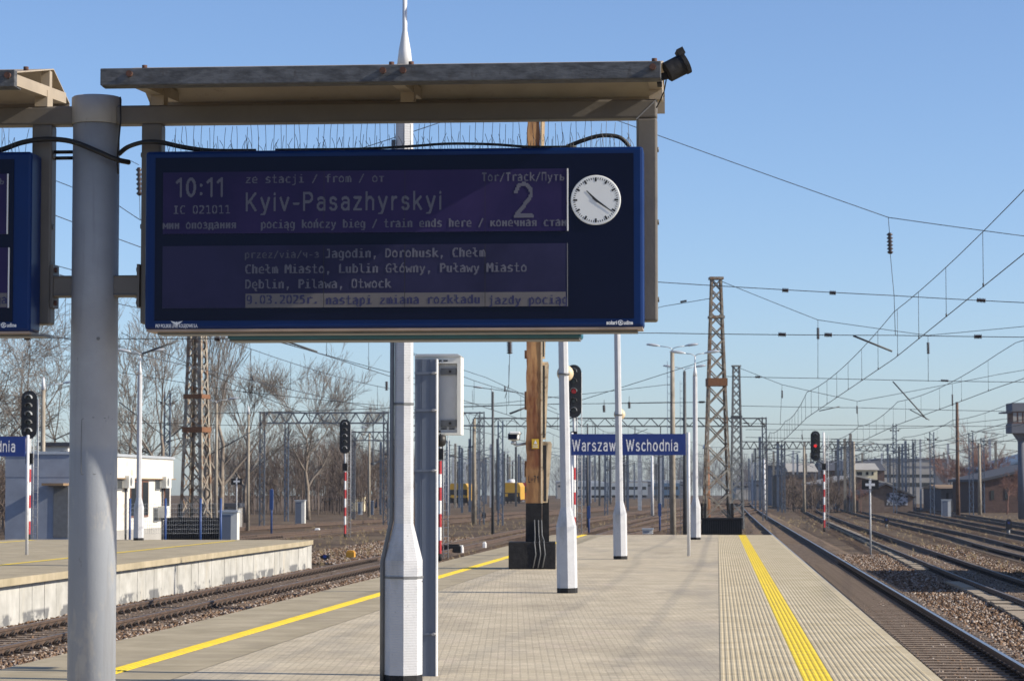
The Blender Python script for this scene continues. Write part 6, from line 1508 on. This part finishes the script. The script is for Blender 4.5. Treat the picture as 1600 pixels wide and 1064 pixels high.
def tree_copy(src, label, px, Y, pyt, rz):
    c = dup(src, gp(px, Y), rz, label, Hh(pyt, Y) / src['h']); return c
tree_copy(T1, 'bare tree behind the signal at the left edge, with crossing branches', 40, 150, 535, 4.0)
tree_copy(T1, 'bare tree showing above the left signal and the roof hut', 85, 190, 575, 1.7)
tree_copy(T2, 'bare tree whose branches show between the round post and the lamp post at left', 205, 190, 560, 2.1)
tree_copy(T3, 'second upright bare tree close behind the left lattice mast', 322, 200, 545, 1.2)
tree_copy(T4, 'spreading bare tree between the two concrete masts on the left', 385, 215, 590, 3.3)
tree_copy(T4, 'smaller bare tree right of the lone one, behind the gantry', 545, 290, 640, 5.0)
R1_ = bare_tree('reddish bare tree left of the red brick hall', gp(1548, 330), 6, Hh(693, 330), .85, .2, bark_r, 3, (5, 5, 7, 6), 'reddish bare trees on the right')
c = tree_copy(R1_, 'reddish bare tree right of the grey office block', 1510, 350, 700, 2.0)
c = tree_copy(R1_, 'low reddish bare tree behind the brown roofed shed', 1488, 360, 716, 4.4)
c = tree_copy(R1_, 'bare shrub in front of the red brick hall', 1573, 285, 738, 1.0)
c = tree_copy(R1_, 'bare shrub between the graffiti shed and the brick gable hall', 1345, 290, 762, 3.0)
def woods(name, n_, px0, px1, Y0_, Y1_, h0, h1, m, seed, lv=1, kids=(6, 6)):
    rg = random.Random(seed); mb = MB()
    for i in range(n_):
        Y = rg.uniform(Y0_, Y1_); o = at(rg.uniform(px0, px1), 762, Y); H = rg.uniform(h0, h1); p = Vector((o.x, Y, GZ))
        mb.tube([p, p + Vector((rg.gauss(0, .1), 0, H * .5)), p + Vector((rg.gauss(0, .3), 0, H))], [.06, .045, .015], 4, 0, False)
        for j in range(14):
            a_ = rg.uniform(0, 6.28); b = p + Vector((0, 0, H * rg.uniform(.12, .85))); el_ = rg.uniform(.3, .9)
            grow(mb, b, Vector((math.cos(a_) * math.sin(el_), math.sin(a_) * math.sin(el_), math.cos(el_))), H * rg.uniform(.2, .36), .035, lv, rg, .3, 3, .8, kids)
    return tag(mb.build(name, m), kind='stuff')
brush = mat('brown_brushwood', (.062, .046, .039), .95, c2=(.15, .115, .096), scale=.25, thr=(.35, .65))
woods('woodland', 170, 318, 640, 275, 345, 5.5, 8.8, brush, 11)
woods('brushwood', 60, -30, 130, 150, 190, 3.0, 5.5, brush, 12)
woods('brushwood', 46, 1225, 1345, 300, 345, 2.2, 4.5, brush, 13)
grey_w = mat('grey_far_woods', (.055, .055, .068), .95, c2=(.10, .095, .11), scale=.05)
woods('distant_woodland', 300, 560, 1240, 760, 900, 8, 15, grey_w, 14)
woods('distant_woodland', 120, 1160, 1640, 600, 700, 6, 11, grey_w, 15)

# ================================================================== thin winter haze over the yard
hz = bpy.data.materials.new('haze'); hz.use_nodes = True; hn = hz.node_tree.nodes; hl = hz.node_tree.links
hn.remove(hn['Principled BSDF']); pv = hn.new('ShaderNodeVolumePrincipled'); pv.inputs['Color'].default_value = (.86, .91, 1, 1); pv.inputs['Density'].default_value = .0001; pv.inputs['Anisotropy'].default_value = .2
hl.new(pv.outputs[0], hn['Material Output'].inputs['Volume'])
mb = MB(); mb.span((-700, -60, -2.1), (700, 1000, 17)); tag(mb.build('haze', hz), kind='stuff')
